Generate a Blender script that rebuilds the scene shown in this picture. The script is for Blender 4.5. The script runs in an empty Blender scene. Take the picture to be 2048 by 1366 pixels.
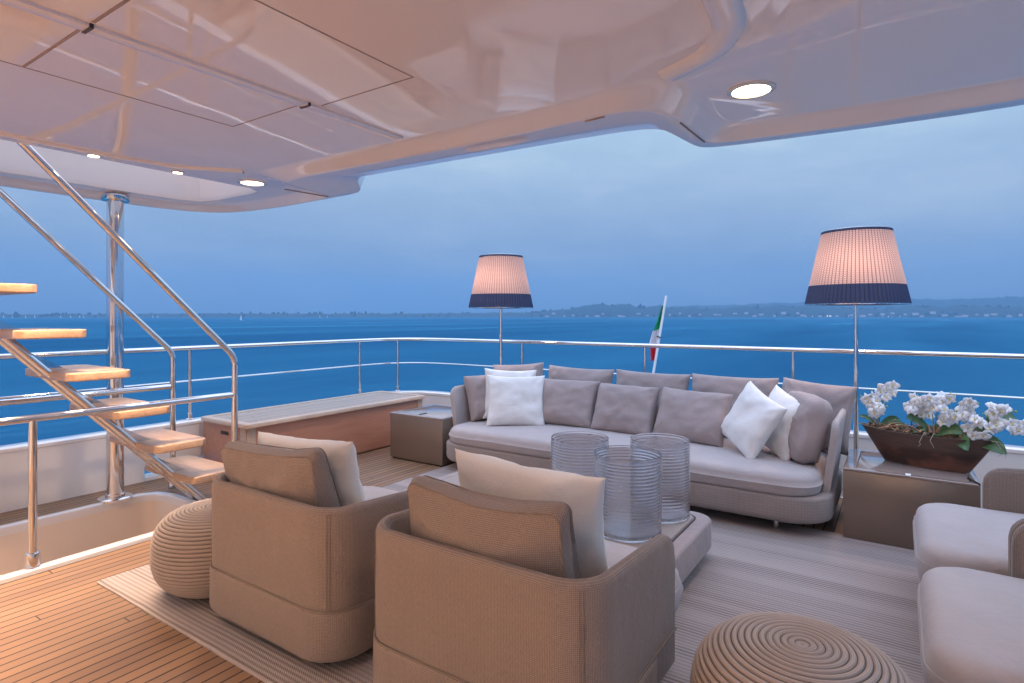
import bpy, bmesh, math, random
from mathutils import Vector, Matrix, noise
R = math.radians
PI = math.pi
rng = random.Random(7)

sc = bpy.context.scene
col = sc.collection

# ------------------------------------------------------------------ node helpers
class NT:
    def __init__(s, tree):
        s.t = tree; s.n = tree.nodes; s.l = tree.links
    def node(s, typ, **kw):
        n = s.n.new(typ)
        for k, v in kw.items(): setattr(n, k, v)
        return n
    def put(s, inp, v):
        if isinstance(v, bpy.types.NodeSocket): s.l.new(v, inp)
        elif v is not None:
            if hasattr(inp.default_value, '__len__'):
                if not hasattr(v, '__len__'): v = (v,) * len(inp.default_value)
                v = tuple(v)
                if len(inp.default_value) == 4 and len(v) == 3: v = v + (1,)
                inp.default_value = v
            else: inp.default_value = v
    def math(s, op, a, b=None, c=None, clamp=False):
        n = s.node('ShaderNodeMath', operation=op, use_clamp=clamp)
        s.put(n.inputs[0], a)
        if b is not None: s.put(n.inputs[1], b)
        if c is not None: s.put(n.inputs[2], c)
        return n.outputs[0]
    def mix(s, f, a, b):
        n = s.node('ShaderNodeMix', data_type='RGBA')
        s.put(n.inputs[0], f); s.put(n.inputs[6], a); s.put(n.inputs[7], b)
        return n.outputs[2]
    def noise(s, vec, scale, detail=3, rough=.5, dist=0):
        n = s.node('ShaderNodeTexNoise')
        s.put(n.inputs['Vector'], vec); s.put(n.inputs['Scale'], scale)
        s.put(n.inputs['Detail'], detail); s.put(n.inputs['Roughness'], rough)
        s.put(n.inputs['Distortion'], dist)
        return n.outputs[0]
    def mapping(s, vec, scale=(1, 1, 1), loc=(0, 0, 0), rot=(0, 0, 0)):
        n = s.node('ShaderNodeMapping')
        s.put(n.inputs[0], vec); s.put(n.inputs[1], loc); s.put(n.inputs[2], rot); s.put(n.inputs[3], scale)
        return n.outputs[0]
    def ramp(s, f, stops):
        n = s.node('ShaderNodeValToRGB')
        cr = n.color_ramp
        while len(cr.elements) < len(stops): cr.elements.new(.5)
        for e, (p, c) in zip(cr.elements, stops):
            e.position = p; e.color = tuple(c) + ((1,) if len(c) == 3 else ())
        s.put(n.inputs[0], f)
        return n.outputs[0]
    def sep(s, v):
        n = s.node('ShaderNodeSeparateXYZ'); s.put(n.inputs[0], v); return n.outputs
    def comb(s, x, y, z):
        n = s.node('ShaderNodeCombineXYZ')
        s.put(n.inputs[0], x); s.put(n.inputs[1], y); s.put(n.inputs[2], z); return n.outputs[0]
    def bump(s, h, strength, dist, normal=None):
        n = s.node('ShaderNodeBump')
        s.put(n.inputs['Height'], h); s.put(n.inputs['Strength'], strength); s.put(n.inputs['Distance'], dist)
        if normal is not None: s.put(n.inputs['Normal'], normal)
        return n.outputs[0]
    def geo(s): return s.node('ShaderNodeNewGeometry').outputs['Position']
    def obj(s): return s.node('ShaderNodeTexCoord').outputs['Object']
    def uv(s): return s.node('ShaderNodeTexCoord').outputs['UV']

def mat(name, base=(.5, .5, .5), rough=.5, metal=0, coat=0, coat_rough=.03, ior=1.5, fn=None):
    m = bpy.data.materials.new(name); m.use_nodes = True
    nt = NT(m.node_tree)
    p = nt.n['Principled BSDF']
    nt.put(p.inputs['Base Color'], base); nt.put(p.inputs['Roughness'], rough)
    nt.put(p.inputs['Metallic'], metal); nt.put(p.inputs['Coat Weight'], coat)
    nt.put(p.inputs['Coat Roughness'], coat_rough); nt.put(p.inputs['IOR'], ior)
    if fn: fn(nt, p)
    return m

def sinw(nt, x, period, phase=0.0):
    return nt.math('SINE', nt.math('MULTIPLY_ADD', x, 2 * PI / period, phase))

def fabric(name, c0, c1, p=.008, diag=True, bumpd=.0012, blotch=.12, sheen=.15, rough=.9):
    def fn(nt, pr):
        u = nt.uv(); x, y, _ = nt.sep(u)
        if diag:
            a = sinw(nt, nt.math('ADD', x, y), p); b = sinw(nt, nt.math('SUBTRACT', x, y), p)
        else:
            a = sinw(nt, x, p); b = sinw(nt, y, p * 2.4)
        w = nt.math('MULTIPLY_ADD', nt.math('MULTIPLY', a, b), .5, .5)
        if not diag: w = nt.math('MULTIPLY_ADD', nt.math('ADD', nt.math('MULTIPLY', a, .75), nt.math('MULTIPLY', b, .25)), .5, .5)
        n = nt.noise(nt.obj(), 5, 4, .6)
        fine = nt.noise(nt.comb(nt.math('MULTIPLY', x, 1.), nt.math('MULTIPLY', y, .25), 0), 260, 2)
        f = nt.math('ADD', nt.math('MULTIPLY', w, .62), nt.math('MULTIPLY', fine, .38))
        c = nt.mix(f, c0, c1)
        k = nt.math('MULTIPLY_ADD', n, blotch * 2, 1 - blotch)
        mm = nt.node('ShaderNodeVectorMath', operation='SCALE')
        nt.put(mm.inputs[0], c); nt.put(mm.inputs[3], k)
        nt.put(pr.inputs['Base Color'], mm.outputs[0])
        wr = nt.noise(nt.obj(), 9, 3, .55, .6)
        b2 = nt.bump(wr, .35, .02)
        nt.put(pr.inputs['Normal'], nt.bump(w, .5, bumpd, b2))
        nt.put(pr.inputs['Sheen Weight'], sheen); nt.put(pr.inputs['Specular IOR Level'], .2)
    return mat(name, c0, rough, fn=fn)

M = {}
M['taupe'] = fabric('taupe_twill', (.082, .065, .057), (.36, .295, .26), .0112, bumpd=.0018)
M['taupe_rib'] = fabric('taupe_rib', (.20, .17, .16), (.40, .35, .33), .008, diag=False)
M['seat'] = fabric('seat_canvas', (.37, .335, .335), (.48, .44, .435), .005, bumpd=.0005)
M['cushion'] = fabric('cushion_canvas', (.29, .245, .243), (.41, .35, .342), .005, bumpd=.0005, blotch=.14)
M['sofa_shell'] = fabric('sofa_shell', (.36, .325, .32), (.47, .425, .415), .006, bumpd=.0006)
M['white_cloth'] = fabric('white_cloth', (.74, .73, .71), (.85, .84, .82), .006, bumpd=.0006, blotch=.05)
M['cream_cloth'] = fabric('cream_cloth', (.74, .71, .665), (.86, .84, .80), .009, bumpd=.0012, blotch=.05)
M['piping'] = mat('piping', (.17, .135, .11), .8)

def f_steel(nt, p):
    n = nt.noise(nt.mapping(nt.obj(), (1, 1, .25)), 9, 2)
    nt.put(p.inputs['Roughness'], nt.math('MULTIPLY_ADD', n, .10, .03))
M['steel'] = mat('polished_steel', (.80, .78, .77), .06, 1, fn=f_steel)

def f_gel(strength, dist, scale, rg=.05):
    def fn(nt, p):
        n = nt.noise(nt.geo(), scale, 2, .5)
        nt.put(p.inputs['Normal'], nt.bump(n, strength, dist))
        g = nt.noise(nt.geo(), 1.7, 4)
        nt.put(p.inputs['Roughness'], nt.math('MULTIPLY_ADD', g, rg, .03 if rg > .03 else .015))
    return fn
M['gel'] = mat('ceiling_gelcoat', (.94, .82, .75), .03, 0, .25, .015, fn=f_gel(.35, .0035, 2.2, .02))
M['gel_white'] = mat('white_gelcoat', (.80, .77, .74), .18, 0, .3, .08, fn=f_gel(.15, .006, 3))
M['seam'] = mat('dark_seam', (.04, .03, .03), .6)
M['ceil_seam'] = mat('panel_joint', (.26, .19, .165), .6)
M['cream_grp'] = mat('cream_gelcoat', (.80, .70, .60), .25)

def f_teak(axis, period, base0, base1, caulk=(.012, .01, .009), cw=.14, grey=None, joint=4.6):
    def fn(nt, p):
        g = nt.geo(); x, y, z = nt.sep(g)
        a, b = (x, y) if axis == 'x' else (y, x)
        s = nt.math('DIVIDE', a, period)
        idx = nt.math('FLOOR', s); fr = nt.math('FRACT', s)
        wn = nt.node('ShaderNodeTexWhiteNoise', noise_dimensions='1D'); nt.put(wn.inputs['W'], idx)
        rnd = wn.outputs[0]
        # butt joints every few metres
        t = nt.math('ADD', nt.math('DIVIDE', b, joint), nt.math('MULTIPLY', rnd, 7.3))
        tf = nt.math('FRACT', t); ti = nt.math('FLOOR', t)
        wn2 = nt.node('ShaderNodeTexWhiteNoise', noise_dimensions='2D')
        nt.put(wn2.inputs['Vector'], nt.comb(idx, ti, 0))
        r2 = wn2.outputs[0]
        sv = (26, 1.6, 8) if axis == 'x' else (1.6, 26, 8)
        off = nt.node('ShaderNodeVectorMath', operation='ADD')
        nt.put(off.inputs[0], nt.mapping(g, sv)); nt.put(off.inputs[1], nt.comb(nt.math('MULTIPLY', r2, 37), nt.math('MULTIPLY', rnd, 11), 0))
        gr = nt.noise(off.outputs[0], 3.2, 6, .65, .8)
        f = nt.math('ADD', nt.math('MULTIPLY', gr, .55), nt.math('MULTIPLY', r2, .62))
        c = nt.mix(f, base0, base1)
        if grey:
            big = nt.noise(g, .9, 4)
            c = nt.mix(nt.math('MULTIPLY', big, grey[1]), c, grey[0])
        d = nt.math('ABSOLUTE', nt.math('SUBTRACT', fr, .5))
        line = nt.math('GREATER_THAN', d, .5 - cw / 2)
        jl = nt.math('LESS_THAN', tf, .0012)
        line = nt.math('MAXIMUM', line, jl)
        c = nt.mix(line, c, caulk)
        nt.put(p.inputs['Base Color'], c)
        nt.put(p.inputs['Roughness'], nt.math('ADD', nt.math('MULTIPLY_ADD', gr, .25, .38), nt.math('MULTIPLY', line, .1)))
        h = nt.math('SUBTRACT', nt.math('MULTIPLY', gr, .3), line)
        nt.put(p.inputs['Normal'], nt.bump(h, .35, .002))
    return fn
M['deck'] = mat('teak_deck', fn=f_teak('x', .062, (.10, .045, .016), (.275, .150, .062), grey=((.26, .19, .15), .6)))
M['teak_top'] = mat('weathered_teak', fn=f_teak('x', .052, (.34, .27, .22), (.50, .42, .36), caulk=(.03, .026, .024), cw=.2))

def f_wood(sc_=(2, 22, 22), c0=(.30, .135, .07), c1=(.50, .27, .15), rough=.35):
    def fn(nt, p):
        o = nt.obj()
        gr = nt.noise(nt.mapping(o, sc_), 1.6, 6, .65, 1.2)
        big = nt.noise(o, 1.7, 3)
        f = nt.math('ADD', nt.math('MULTIPLY', gr, .8), nt.math('MULTIPLY', big, .3))
        c = nt.ramp(f, [(.25, c0), (.8, c1)])
        nt.put(p.inputs['Base Color'], c); nt.put(p.inputs['Roughness'], rough)
        nt.put(p.inputs['Normal'], nt.bump(gr, .2, .002))
    return fn
M['teak_panel'] = mat('varnished_teak_panel', fn=f_wood((14, .9, 22), (.34, .14, .085), (.54, .28, .185)))
M['tread'] = mat('stair_teak', fn=f_wood((1.5, 24, 24), (.34, .20, .12), (.58, .40, .265)))
M['teak_trim'] = mat('teak_trim', fn=f_wood((3, 3, 12), (.42, .30, .22), (.60, .47, .36)))

def f_rug(nt, p):
    g = nt.geo(); x, y, z = nt.sep(g)
    n = nt.math('MULTIPLY', nt.math('SUBTRACT', nt.noise(g, 3.0, 2), .5), .012)
    yy = nt.math('ADD', y, n)
    a = nt.math('MULTIPLY_ADD', sinw(nt, yy, .024), .5, .5)
    fine = nt.math('MULTIPLY_ADD', nt.math('MULTIPLY', sinw(nt, x, .012), sinw(nt, yy, .012, 1.0)), .5, .5)
    grp = nt.noise(nt.comb(0, nt.math('MULTIPLY', y, 1.), 0), 7.0, 2)
    amp = nt.ramp(grp, [(.40, (.25,) * 3), (.62, (1,) * 3)])
    ay = nt.math('MULTIPLY', a, amp)
    sp = nt.noise(g, 300, 2)
    f = nt.math('ADD', nt.math('MULTIPLY', ay, -.6), nt.math('ADD', nt.math('MULTIPLY', fine, .18), nt.math('MULTIPLY_ADD', sp, .35, .6)), clamp=True)
    c = nt.mix(f, (.075, .06, .053), (.42, .37, .355))
    nt.put(p.inputs['Base Color'], c); nt.put(p.inputs['Roughness'], .95)
    nt.put(p.inputs['Normal'], nt.bump(nt.math('ADD', a, fine), .6, .003))
M['rug'] = mat('woven_rug', fn=f_rug)

def f_pouf(nt, p):
    u = nt.uv(); x, y, _ = nt.sep(u)
    w = nt.math('MULTIPLY_ADD', nt.math('MULTIPLY', sinw(nt, nt.math('ADD', x, y), .011), sinw(nt, nt.math('SUBTRACT', x, y), .011)), .5, .5)
    n = nt.noise(nt.obj(), 5, 3)
    f = nt.math('ADD', nt.math('MULTIPLY', w, .6), nt.math('MULTIPLY', n, .5))
    gr = nt.math('POWER', nt.math('SUBTRACT', 1.0, nt.math('ABSOLUTE', nt.math('SINE', nt.math('MULTIPLY', y, PI / .0205)))), 3.0)  # groove mask: shade between the coils painted into the colour
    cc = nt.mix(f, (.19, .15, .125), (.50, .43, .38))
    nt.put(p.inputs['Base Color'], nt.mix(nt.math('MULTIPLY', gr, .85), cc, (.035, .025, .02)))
    nt.put(p.inputs['Normal'], nt.bump(w, .5, .0015)); nt.put(p.inputs['Roughness'], .9)
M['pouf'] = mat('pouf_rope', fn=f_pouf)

def f_cab(nt, p):
    n = nt.noise(nt.obj(), 3, 4)
    nt.put(p.inputs['Roughness'], nt.math('MULTIPLY_ADD', n, .12, .24))
    nt.put(p.inputs['Base Color'], nt.mix(n, (.20, .155, .125), (.235, .185, .15)))
M['cabinet'] = mat('bronze_lacquer', (.2, .16, .13), .3, .35, .35, .12, fn=f_cab)
M['cab_top'] = mat('bronze_top', (.34, .27, .235), .12, .2, .5, .05)
M['table'] = mat('table_leather', (.33, .275, .24), .45, fn=lambda nt, p: nt.put(p.inputs['Normal'], nt.bump(nt.noise(nt.obj(), 160, 2), .2, .001)))

def f_bowl(nt, p):
    o = nt.obj(); x, y, z = nt.sep(o)
    gr = nt.noise(nt.mapping(o, (4, 8, 40)), 2.2, 6, .7, 1.0)
    blot = nt.noise(nt.mapping(o, (5, 5, 9)), 1.2, 3)
    zz = nt.math('ADD', z, nt.math('MULTIPLY', nt.math('SUBTRACT', blot, .5), .05))
    band = nt.ramp(zz, [(.10, (.0,) * 3), (.135, (1,) * 3)])
    lo = nt.mix(nt.ramp(blot, [(.42, (0,) * 3), (.62, (1,) * 3)]), (.03, .014, .011), (.12, .05, .034))
    hi = nt.mix(gr, (.03, .018, .016), (.13, .085, .075))
    nt.put(p.inputs['Base Color'], nt.mix(band, lo, hi)); nt.put(p.inputs['Roughness'], .42)
    nt.put(p.inputs['Normal'], nt.bump(gr, .4, .003))
M['bowl'] = mat('dark_wood_bowl', fn=f_bowl)
M['bark'] = mat('bark_chips', fn=f_wood((6, 6, 6), (.10, .055, .03), (.42, .28, .18), .8))
M['petal'] = mat('orchid_petal', (.93, .91, .90), .55, fn=lambda nt, p: (nt.put(p.inputs['Subsurface Weight'], .25), nt.put(p.inputs['Subsurface Radius'], (.01, .008, .008)), nt.put(p.inputs['Subsurface Scale'], .3)))
M['lip'] = mat('orchid_lip', (.75, .62, .22), .5)
M['leaf'] = mat('orchid_leaf', fn=lambda nt, p: (nt.put(p.inputs['Base Color'], nt.mix(nt.noise(nt.obj(), 9, 3), (.02, .07, .03), (.075, .17, .055))), nt.put(p.inputs['Roughness'], .35)))
M['stem'] = mat('orchid_stem', (.10, .13, .04), .5)
M['bud'] = mat('orchid_bud', (.25, .36, .12), .5)
M['root'] = mat('aerial_root', (.42, .42, .33), .7)
M['staff'] = mat('white_staff', (.75, .76, .78), .3)
M['green'] = mat('flag_green', (.0, .28, .11), .7)
M['fwhite'] = mat('flag_white', (.66, .64, .68), .7)
M['red'] = mat('flag_red', (.55, .02, .04), .7)
M['black'] = mat('black_plastic', (.015, .015, .017), .4)

def f_glass(nt, p):
    nt.put(p.inputs['Transmission Weight'], .985)
M['glass'] = mat('ribbed_glass', (.93, .92, .94), .08, ior=1.44, fn=f_glass)

# lamp shade: woven rope over a lit lantern
def shade_mat(name, c, dark, trans, dots):
    m = bpy.data.materials.new(name); m.use_nodes = True
    nt = NT(m.node_tree); nt.n.clear()
    out = nt.node('ShaderNodeOutputMaterial')
    x, y, _ = nt.sep(nt.uv())
    fr = nt.math('FRACT', x)
    d = nt.math('ABSOLUTE', nt.math('SUBTRACT', fr, .5))
    gap = nt.math('GREATER_THAN', d, .40)
    chev = nt.math('MULTIPLY_ADD', nt.math('SINE', nt.math('MULTIPLY_ADD', d, 9.0, nt.math('MULTIPLY', y, 2 * PI / .014))), .5, .5)
    cc = nt.mix(nt.math('MULTIPLY', chev, .75), c, dark)
    cc = nt.mix(nt.math('MULTIPLY', gap, .85), cc, dark)
    tw = trans
    if dots:
        wn = nt.node('ShaderNodeTexWhiteNoise', noise_dimensions='2D')
        nt.put(wn.inputs['Vector'], nt.comb(nt.math('FLOOR', nt.math('MULTIPLY', x, 2)), nt.math('FLOOR', nt.math('DIVIDE', y, .012)), 0))
        hole = nt.math('GREATER_THAN', wn.outputs[0], .975)
        cc = nt.mix(hole, c, (.17, .13, .15))
        tw = nt.math('MULTIPLY_ADD', hole, .15, trans)
    df = nt.node('ShaderNodeBsdfDiffuse'); nt.put(df.inputs[0], cc)
    tr = nt.node('ShaderNodeBsdfTranslucent'); nt.put(tr.inputs[0], cc)
    nb = nt.bump(nt.math('MULTIPLY', chev, 1), .4, .003)
    nt.put(df.inputs['Normal'], nb)
    mx = nt.node('ShaderNodeMixShader'); nt.put(mx.inputs[0], tw)
    nt.l.new(df.outputs[0], mx.inputs[1]); nt.l.new(tr.outputs[0], mx.inputs[2])
    nt.l.new(mx.outputs[0], out.inputs[0])
    return m
M['shade'] = shade_mat('shade_rope', (.72, .54, .49), (.16, .09, .08), .115, False)
M['shade_dark'] = shade_mat('shade_dark_rope', (.06, .085, .16), (.03, .04, .08), .05, False)

def emit(name, c, s):
    m = bpy.data.materials.new(name); m.use_nodes = True
    nt = NT(m.node_tree); nt.n.clear()
    o = nt.node('ShaderNodeOutputMaterial'); e = nt.node('ShaderNodeEmission')
    nt.put(e.inputs[0], c); nt.put(e.inputs[1], s); nt.l.new(e.outputs[0], o.inputs[0])
    return m
M['lens'] = emit('downlight_lens', (1, .80, .52), 14)
M['bulb'] = emit('lamp_bulb', (1, .72, .45), 12)
M['farlight'] = emit('shore_lamp', (1, .93, .85), 5)
M['ring'] = mat('downlight_ring', (.78, .70, .62), .2, .4)

# ------------------------------------------------------------------ mesh helpers
def tag(o, label=None, cat=None, group=None, kind=None):
    if label: o['label'] = label
    if cat: o['category'] = cat
    if group: o['group'] = group
    if kind: o['kind'] = kind
    return o

def boxuv(bm):
    uvl = bm.loops.layers.uv.verify()
    for f in bm.faces:
        n = f.normal; a = max(range(3), key=lambda i: abs(n[i]))
        for l in f.loops:
            c = l.vert.co
            l[uvl].uv = (c.y, c.z) if a == 0 else ((c.x, c.z) if a == 1 else (c.x, c.y))

def mk(name, bm, m, parent=None, smooth=True, angle=40, uv=True, loc=None, rot=None, norm=True):
    if norm: bmesh.ops.recalc_face_normals(bm, faces=bm.faces)
    bm.normal_update()
    if uv: boxuv(bm)
    if smooth:
        th = R(angle)
        for f in bm.faces: f.smooth = True
        for e in bm.edges:
            if len(e.link_faces) == 2:
                if e.calc_face_angle(0) > th: e.smooth = False
            else: e.smooth = False
    me = bpy.data.meshes.new(name); bm.to_mesh(me); bm.free()
    if isinstance(m, (list, tuple)):
        for q in m: me.materials.append(q)
    else: me.materials.append(m)
    o = bpy.data.objects.new(name, me); col.objects.link(o)
    if parent is not None: o.parent = parent
    if loc: o.location = loc
    if rot: o.rotation_euler = rot
    return o

def empty(name, loc=(0, 0, 0), rz=0, **kw):
    o = bpy.data.objects.new(name, None); col.objects.link(o)
    o.empty_display_size = .1
    o.location = loc; o.rotation_euler = (0, 0, rz)
    tag(o, **kw)
    return o

def copy_tree(o, parent=None):
    c = o.copy(); col.objects.link(c); c.parent = parent
    for ch in [x for x in bpy.data.objects if x.parent == o]: copy_tree(ch, c)
    return c

def box(bm, x0, x1, y0, y1, z0, z1, bev=0, seg=2, mtx=None):
    r = bmesh.ops.create_cube(bm, size=1)
    vs = r['verts']
    for v in vs:
        v.co = Vector(((x0 + x1) / 2 + v.co.x * (x1 - x0), (y0 + y1) / 2 + v.co.y * (y1 - y0), (z0 + z1) / 2 + v.co.z * (z1 - z0)))
    if bev:
        es = list({e for v in vs for e in v.link_edges})
        rr = bmesh.ops.bevel(bm, geom=es, offset=bev, segments=seg, profile=.5, affect='EDGES')
        vs = list({v for f in rr['faces'] for v in f.verts} | {v for v in vs if v.is_valid})
    if mtx is not None:
        for v in vs: v.co = mtx @ v.co
    return bm

def tube(bm, pts, r, seg=12, cap=True, r1=None):
    pts = [Vector(p) for p in pts]; n = len(pts)
    rings = []; up = None
    for i, p in enumerate(pts):
        t = (pts[min(i + 1, n - 1)] - pts[max(i - 1, 0)]).normalized()
        if up is None:
            a = Vector((0, 0, 1)) if abs(t.z) < .9 else Vector((1, 0, 0))
            up = (a - t * a.dot(t)).normalized()
        else: up = (up - t * up.dot(t)).normalized()
        s = t.cross(up)
        rr = r if r1 is None else r + (r1 - r) * i / (n - 1)
        rings.append([bm.verts.new(p + (up * math.cos(2 * PI * k / seg) + s * math.sin(2 * PI * k / seg)) * rr) for k in range(seg)])
    for a, b in zip(rings, rings[1:]):
        for k in range(seg): bm.faces.new((a[k], a[(k + 1) % seg], b[(k + 1) % seg], b[k]))
    if cap: bm.faces.new(rings[0][::-1]); bm.faces.new(rings[-1])
    return bm

def fillet(pts, r, n=6):
    """round the corners of a polyline"""
    pts = [Vector(p) for p in pts]; out = [pts[0]]
    for i in range(1, len(pts) - 1):
        p = pts[i]; a = (pts[i - 1] - p); b = (pts[i + 1] - p)
        d = min(r, a.length * .45, b.length * .45)
        p0 = p + a.normalized() * d; p1 = p + b.normalized() * d
        for k in range(n + 1):
            t = k / n; out.append(p0 * (1 - t) ** 2 + p * 2 * t * (1 - t) + p1 * t * t)
    out.append(pts[-1]); return out

def lathe(bm, prof, seg=48, cx=0, cy=0, cap0=True, cap1=True, uvs=False, sv=None):
    rings = []
    for r, z in prof:
        rings.append([bm.verts.new((cx + r * math.cos(2 * PI * k / seg), cy + r * math.sin(2 * PI * k / seg), z)) for k in range(seg)])
    uvl = bm.loops.layers.uv.verify() if uvs else None
    s = 0
    for i, (a, b) in enumerate(zip(rings, rings[1:])):
        ds = math.hypot(prof[i + 1][0] - prof[i][0], prof[i + 1][1] - prof[i][1])
        for k in range(seg):
            f = bm.faces.new((a[k], a[(k + 1) % seg], b[(k + 1) % seg], b[k]))
            if uvs:
                R0 = max(p[0] for p in prof)
                us = [k, k + 1, k + 1, k]; vs_ = [s, s, s + ds, s + ds] if sv is None else [sv[i], sv[i], sv[i + 1], sv[i + 1]]
                for l, uu, vv in zip(f.loops, us, vs_): l[uvl].uv = (uu * 2 * PI * R0 / seg, vv)
        s += ds
    if cap0: bm.faces.new(rings[0][::-1])
    if cap1: bm.faces.new(rings[-1])
    return bm

def rrect(w, d, r, n=8, cx=0, cy=0):
    pts = []
    for (sx, sy, a0) in ((1, 1, 0), (-1, 1, 90), (-1, -1, 180), (1, -1, 270)):
        for k in range(n + 1):
            a = R(a0 + 90 * k / n)
            pts.append((cx + sx * (w / 2 - r) + r * math.cos(a), cy + sy * (d / 2 - r) + r * math.sin(a)))
    return pts

def dense(pts, step=.12):
    out = []
    n = len(pts)
    for i in range(n):
        a, b = pts[i], pts[(i + 1) % n]
        L = math.hypot(b[0] - a[0], b[1] - a[1]); k = max(1, int(L / step))
        for j in range(k): out.append((a[0] + (b[0] - a[0]) * j / k, a[1] + (b[1] - a[1]) * j / k))
    return out

def slab(bm, w, d, z0, z1, rp, re, crown=0, cx=0, cy=0, reb=None, wob=0, seed=0, bulge=0, step=.09, m=7, fold=0):
    """upholstered block: rounded plan rp, rounded edges re, domed by crown"""
    reb = re if reb is None else reb
    base = dense(rrect(w, d, rp, 7), step)
    n = len(base)
    ins = []
    for k in range(6):
        a = R(90 * k / 5); ins.append((reb * (1 - math.sin(a)), z0 + reb * (1 - math.cos(a))))
    ins = ins[:]
    if bulge: ins += [(-bulge, (z0 + z1) / 2)]
    for k in range(6):
        a = R(90 * k / 5); ins.append((re * (1 - math.cos(a)), z1 - re + re * math.sin(a)))
    rings = []
    hw, hd = w / 2, d / 2
    def ring(off, z):
        rr = []
        for (x, y) in base:
            rx = (hw - off) / hw; ry = (hd - off) / hd
            rr.append((x * rx, y * ry, z))
        return rr
    allr = [ring(o, z) for o, z in ins]
    for k in range(1, m):
        t = k / m
        off_w = re + (hw - re) * t; off_d = re + (hd - re) * t
        allr.append([(x * (hw - off_w) / hw, y * (hd - off_d) / hd, z1 + crown * (1 - (1 - t) ** 2.2)) for x, y in base])
    for rr in allr:
        ring_v = []
        for (x, y, z) in rr:
            p = Vector((x, y, z))
            if wob:
                nn = noise.noise_vector(Vector((x * 3.1 + seed, y * 3.1, z * 5))) * wob
                p += nn * (1 if z > z0 + .02 else .2)
            if fold:
                q = Vector((x * 6 + seed, y * 13, seed * 2))
                p.z += fold * noise.noise(q) * 1.6 + fold * noise.noise(q * 2.7 + Vector((3, 1, 0)))
            ring_v.append(bm.verts.new((p.x + cx, p.y + cy, p.z)))
        rings.append(ring_v)
    for a, b in zip(rings, rings[1:]):
        for k in range(n): bm.faces.new((a[k], a[(k + 1) % n], b[(k + 1) % n], b[k]))
    c = bm.verts.new((cx, cy, z1 + crown))
    for k in range(n): bm.faces.new((rings[-1][k], rings[-1][(k + 1) % n], c))
    bm.faces.new(rings[0][::-1])
    return bm

def pillow(bm, w, h, t, pinch=.09, pw=.42, seed=0, wr=.008, n=26, sag=0):
    """stuffed pillow: x width, z height, y thickness, centred"""
    g = {}
    for side in (-1, 1):
        for i in range(n + 1):
            for j in range(n + 1):
                u = -1 + 2 * i / n; v = -1 + 2 * j / n
                u = math.sin(u * PI / 2) * .55 + u * .45; v = math.sin(v * PI / 2) * .55 + v * .45
                edge = i in (0, n) or j in (0, n)
                if edge and side == 1: g[(side, i, j)] = g[(-1, i, j)]; continue
                x = w / 2 * u * (1 - pinch * (1 - v * v))
                z = h / 2 * v * (1 - pinch * (1 - u * u))
                th = t / 2 * max(0, (1 - abs(u) ** 3.2) * (1 - abs(v) ** 3.2)) ** pw
                if edge: th = 0
                q = Vector((x * 7 + seed * 3.7, z * 7 + side * 2.3, seed))
                fold = noise.noise(q) * wr * 1.6 + noise.noise(q * 2.3) * wr
                # seams pull little creases in from the corners
                cr = abs(u * v) ** 2
                fold += math.sin((u - v * (1 if u * v > 0 else -1)) * 16 + seed) * wr * .7 * cr
                th = th + fold * min(1, th / (t * .25 + 1e-6))
                z -= sag * (1 - v) * .5 * (1 - u * u)
                y = side * th + noise.noise(Vector((x * 3 + seed, z * 3, 9.1))) * .012
                g[(side, i, j)] = bm.verts.new((x, y, z))
    for side in (-1, 1):
        for i in range(n):
            for j in range(n):
                q = (g[(side, i, j)], g[(side, i + 1, j)], g[(side, i + 1, j + 1)], g[(side, i, j + 1)])
                bm.faces.new(q if side == -1 else q[::-1])
    return bm

def sag(p, w, h):
    """soft cushion: middle of the top sinks, corners stay up, thinner towards the top"""
    k = p.z / (h / 2); u = 2 * p.x / w
    z = p.z - (.030 if k > 0 else -.006) * (1 - min(1, u * u)) * k
    return Vector((p.x * (1 - .04 * k * k * (1 - abs(k)) - .025 * (k > 0) * (1 - u * u)), p.y * (1.12 - .30 * max(-1, k)), z))

def boxcushion(w, h, t, seed=0, wob=.03):
    """boxed back cushion with gusset: x width, z height, y thickness"""
    bm = bmesh.new()
    slab(bm, w, h, -t / 2, t / 2, .04, .022, .055, reb=.022, wob=wob, seed=seed, bulge=.010, step=.03, m=16, fold=.006)
    # bottom face is flat: dome it too
    for v in bm.verts: v.co = sag(Vector((v.co.x, -v.co.z, v.co.y)), w, h)
    return bm

def orient(o, c, yaw=0, lean=0, roll=0):
    o.rotation_euler = (Matrix.Rotation(R(yaw), 3, 'Z') @ Matrix.Rotation(R(-lean), 3, 'X') @ Matrix.Rotation(R(roll), 3, 'Y')).to_euler()
    o.location = c

def fillpoly(bm, loops, z):
    """flat sheet from an outer outline and holes"""
    es = []; vv = []
    for lp in loops:
        vs = [bm.verts.new((x, y, z)) for x, y in lp]; vv.append(vs)
        es += [bm.edges.new((vs[i], vs[(i + 1) % len(vs)])) for i in range(len(vs))]
    bmesh.ops.triangle_fill(bm, use_beauty=True, use_dissolve=False, edges=es)
    return vv

def band(bm, a, b, closed=True):
    n = len(a)
    for k in range(n if closed else n - 1):
        bm.faces.new((a[k], a[(k + 1) % n], b[(k + 1) % n], b[k]))

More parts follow.
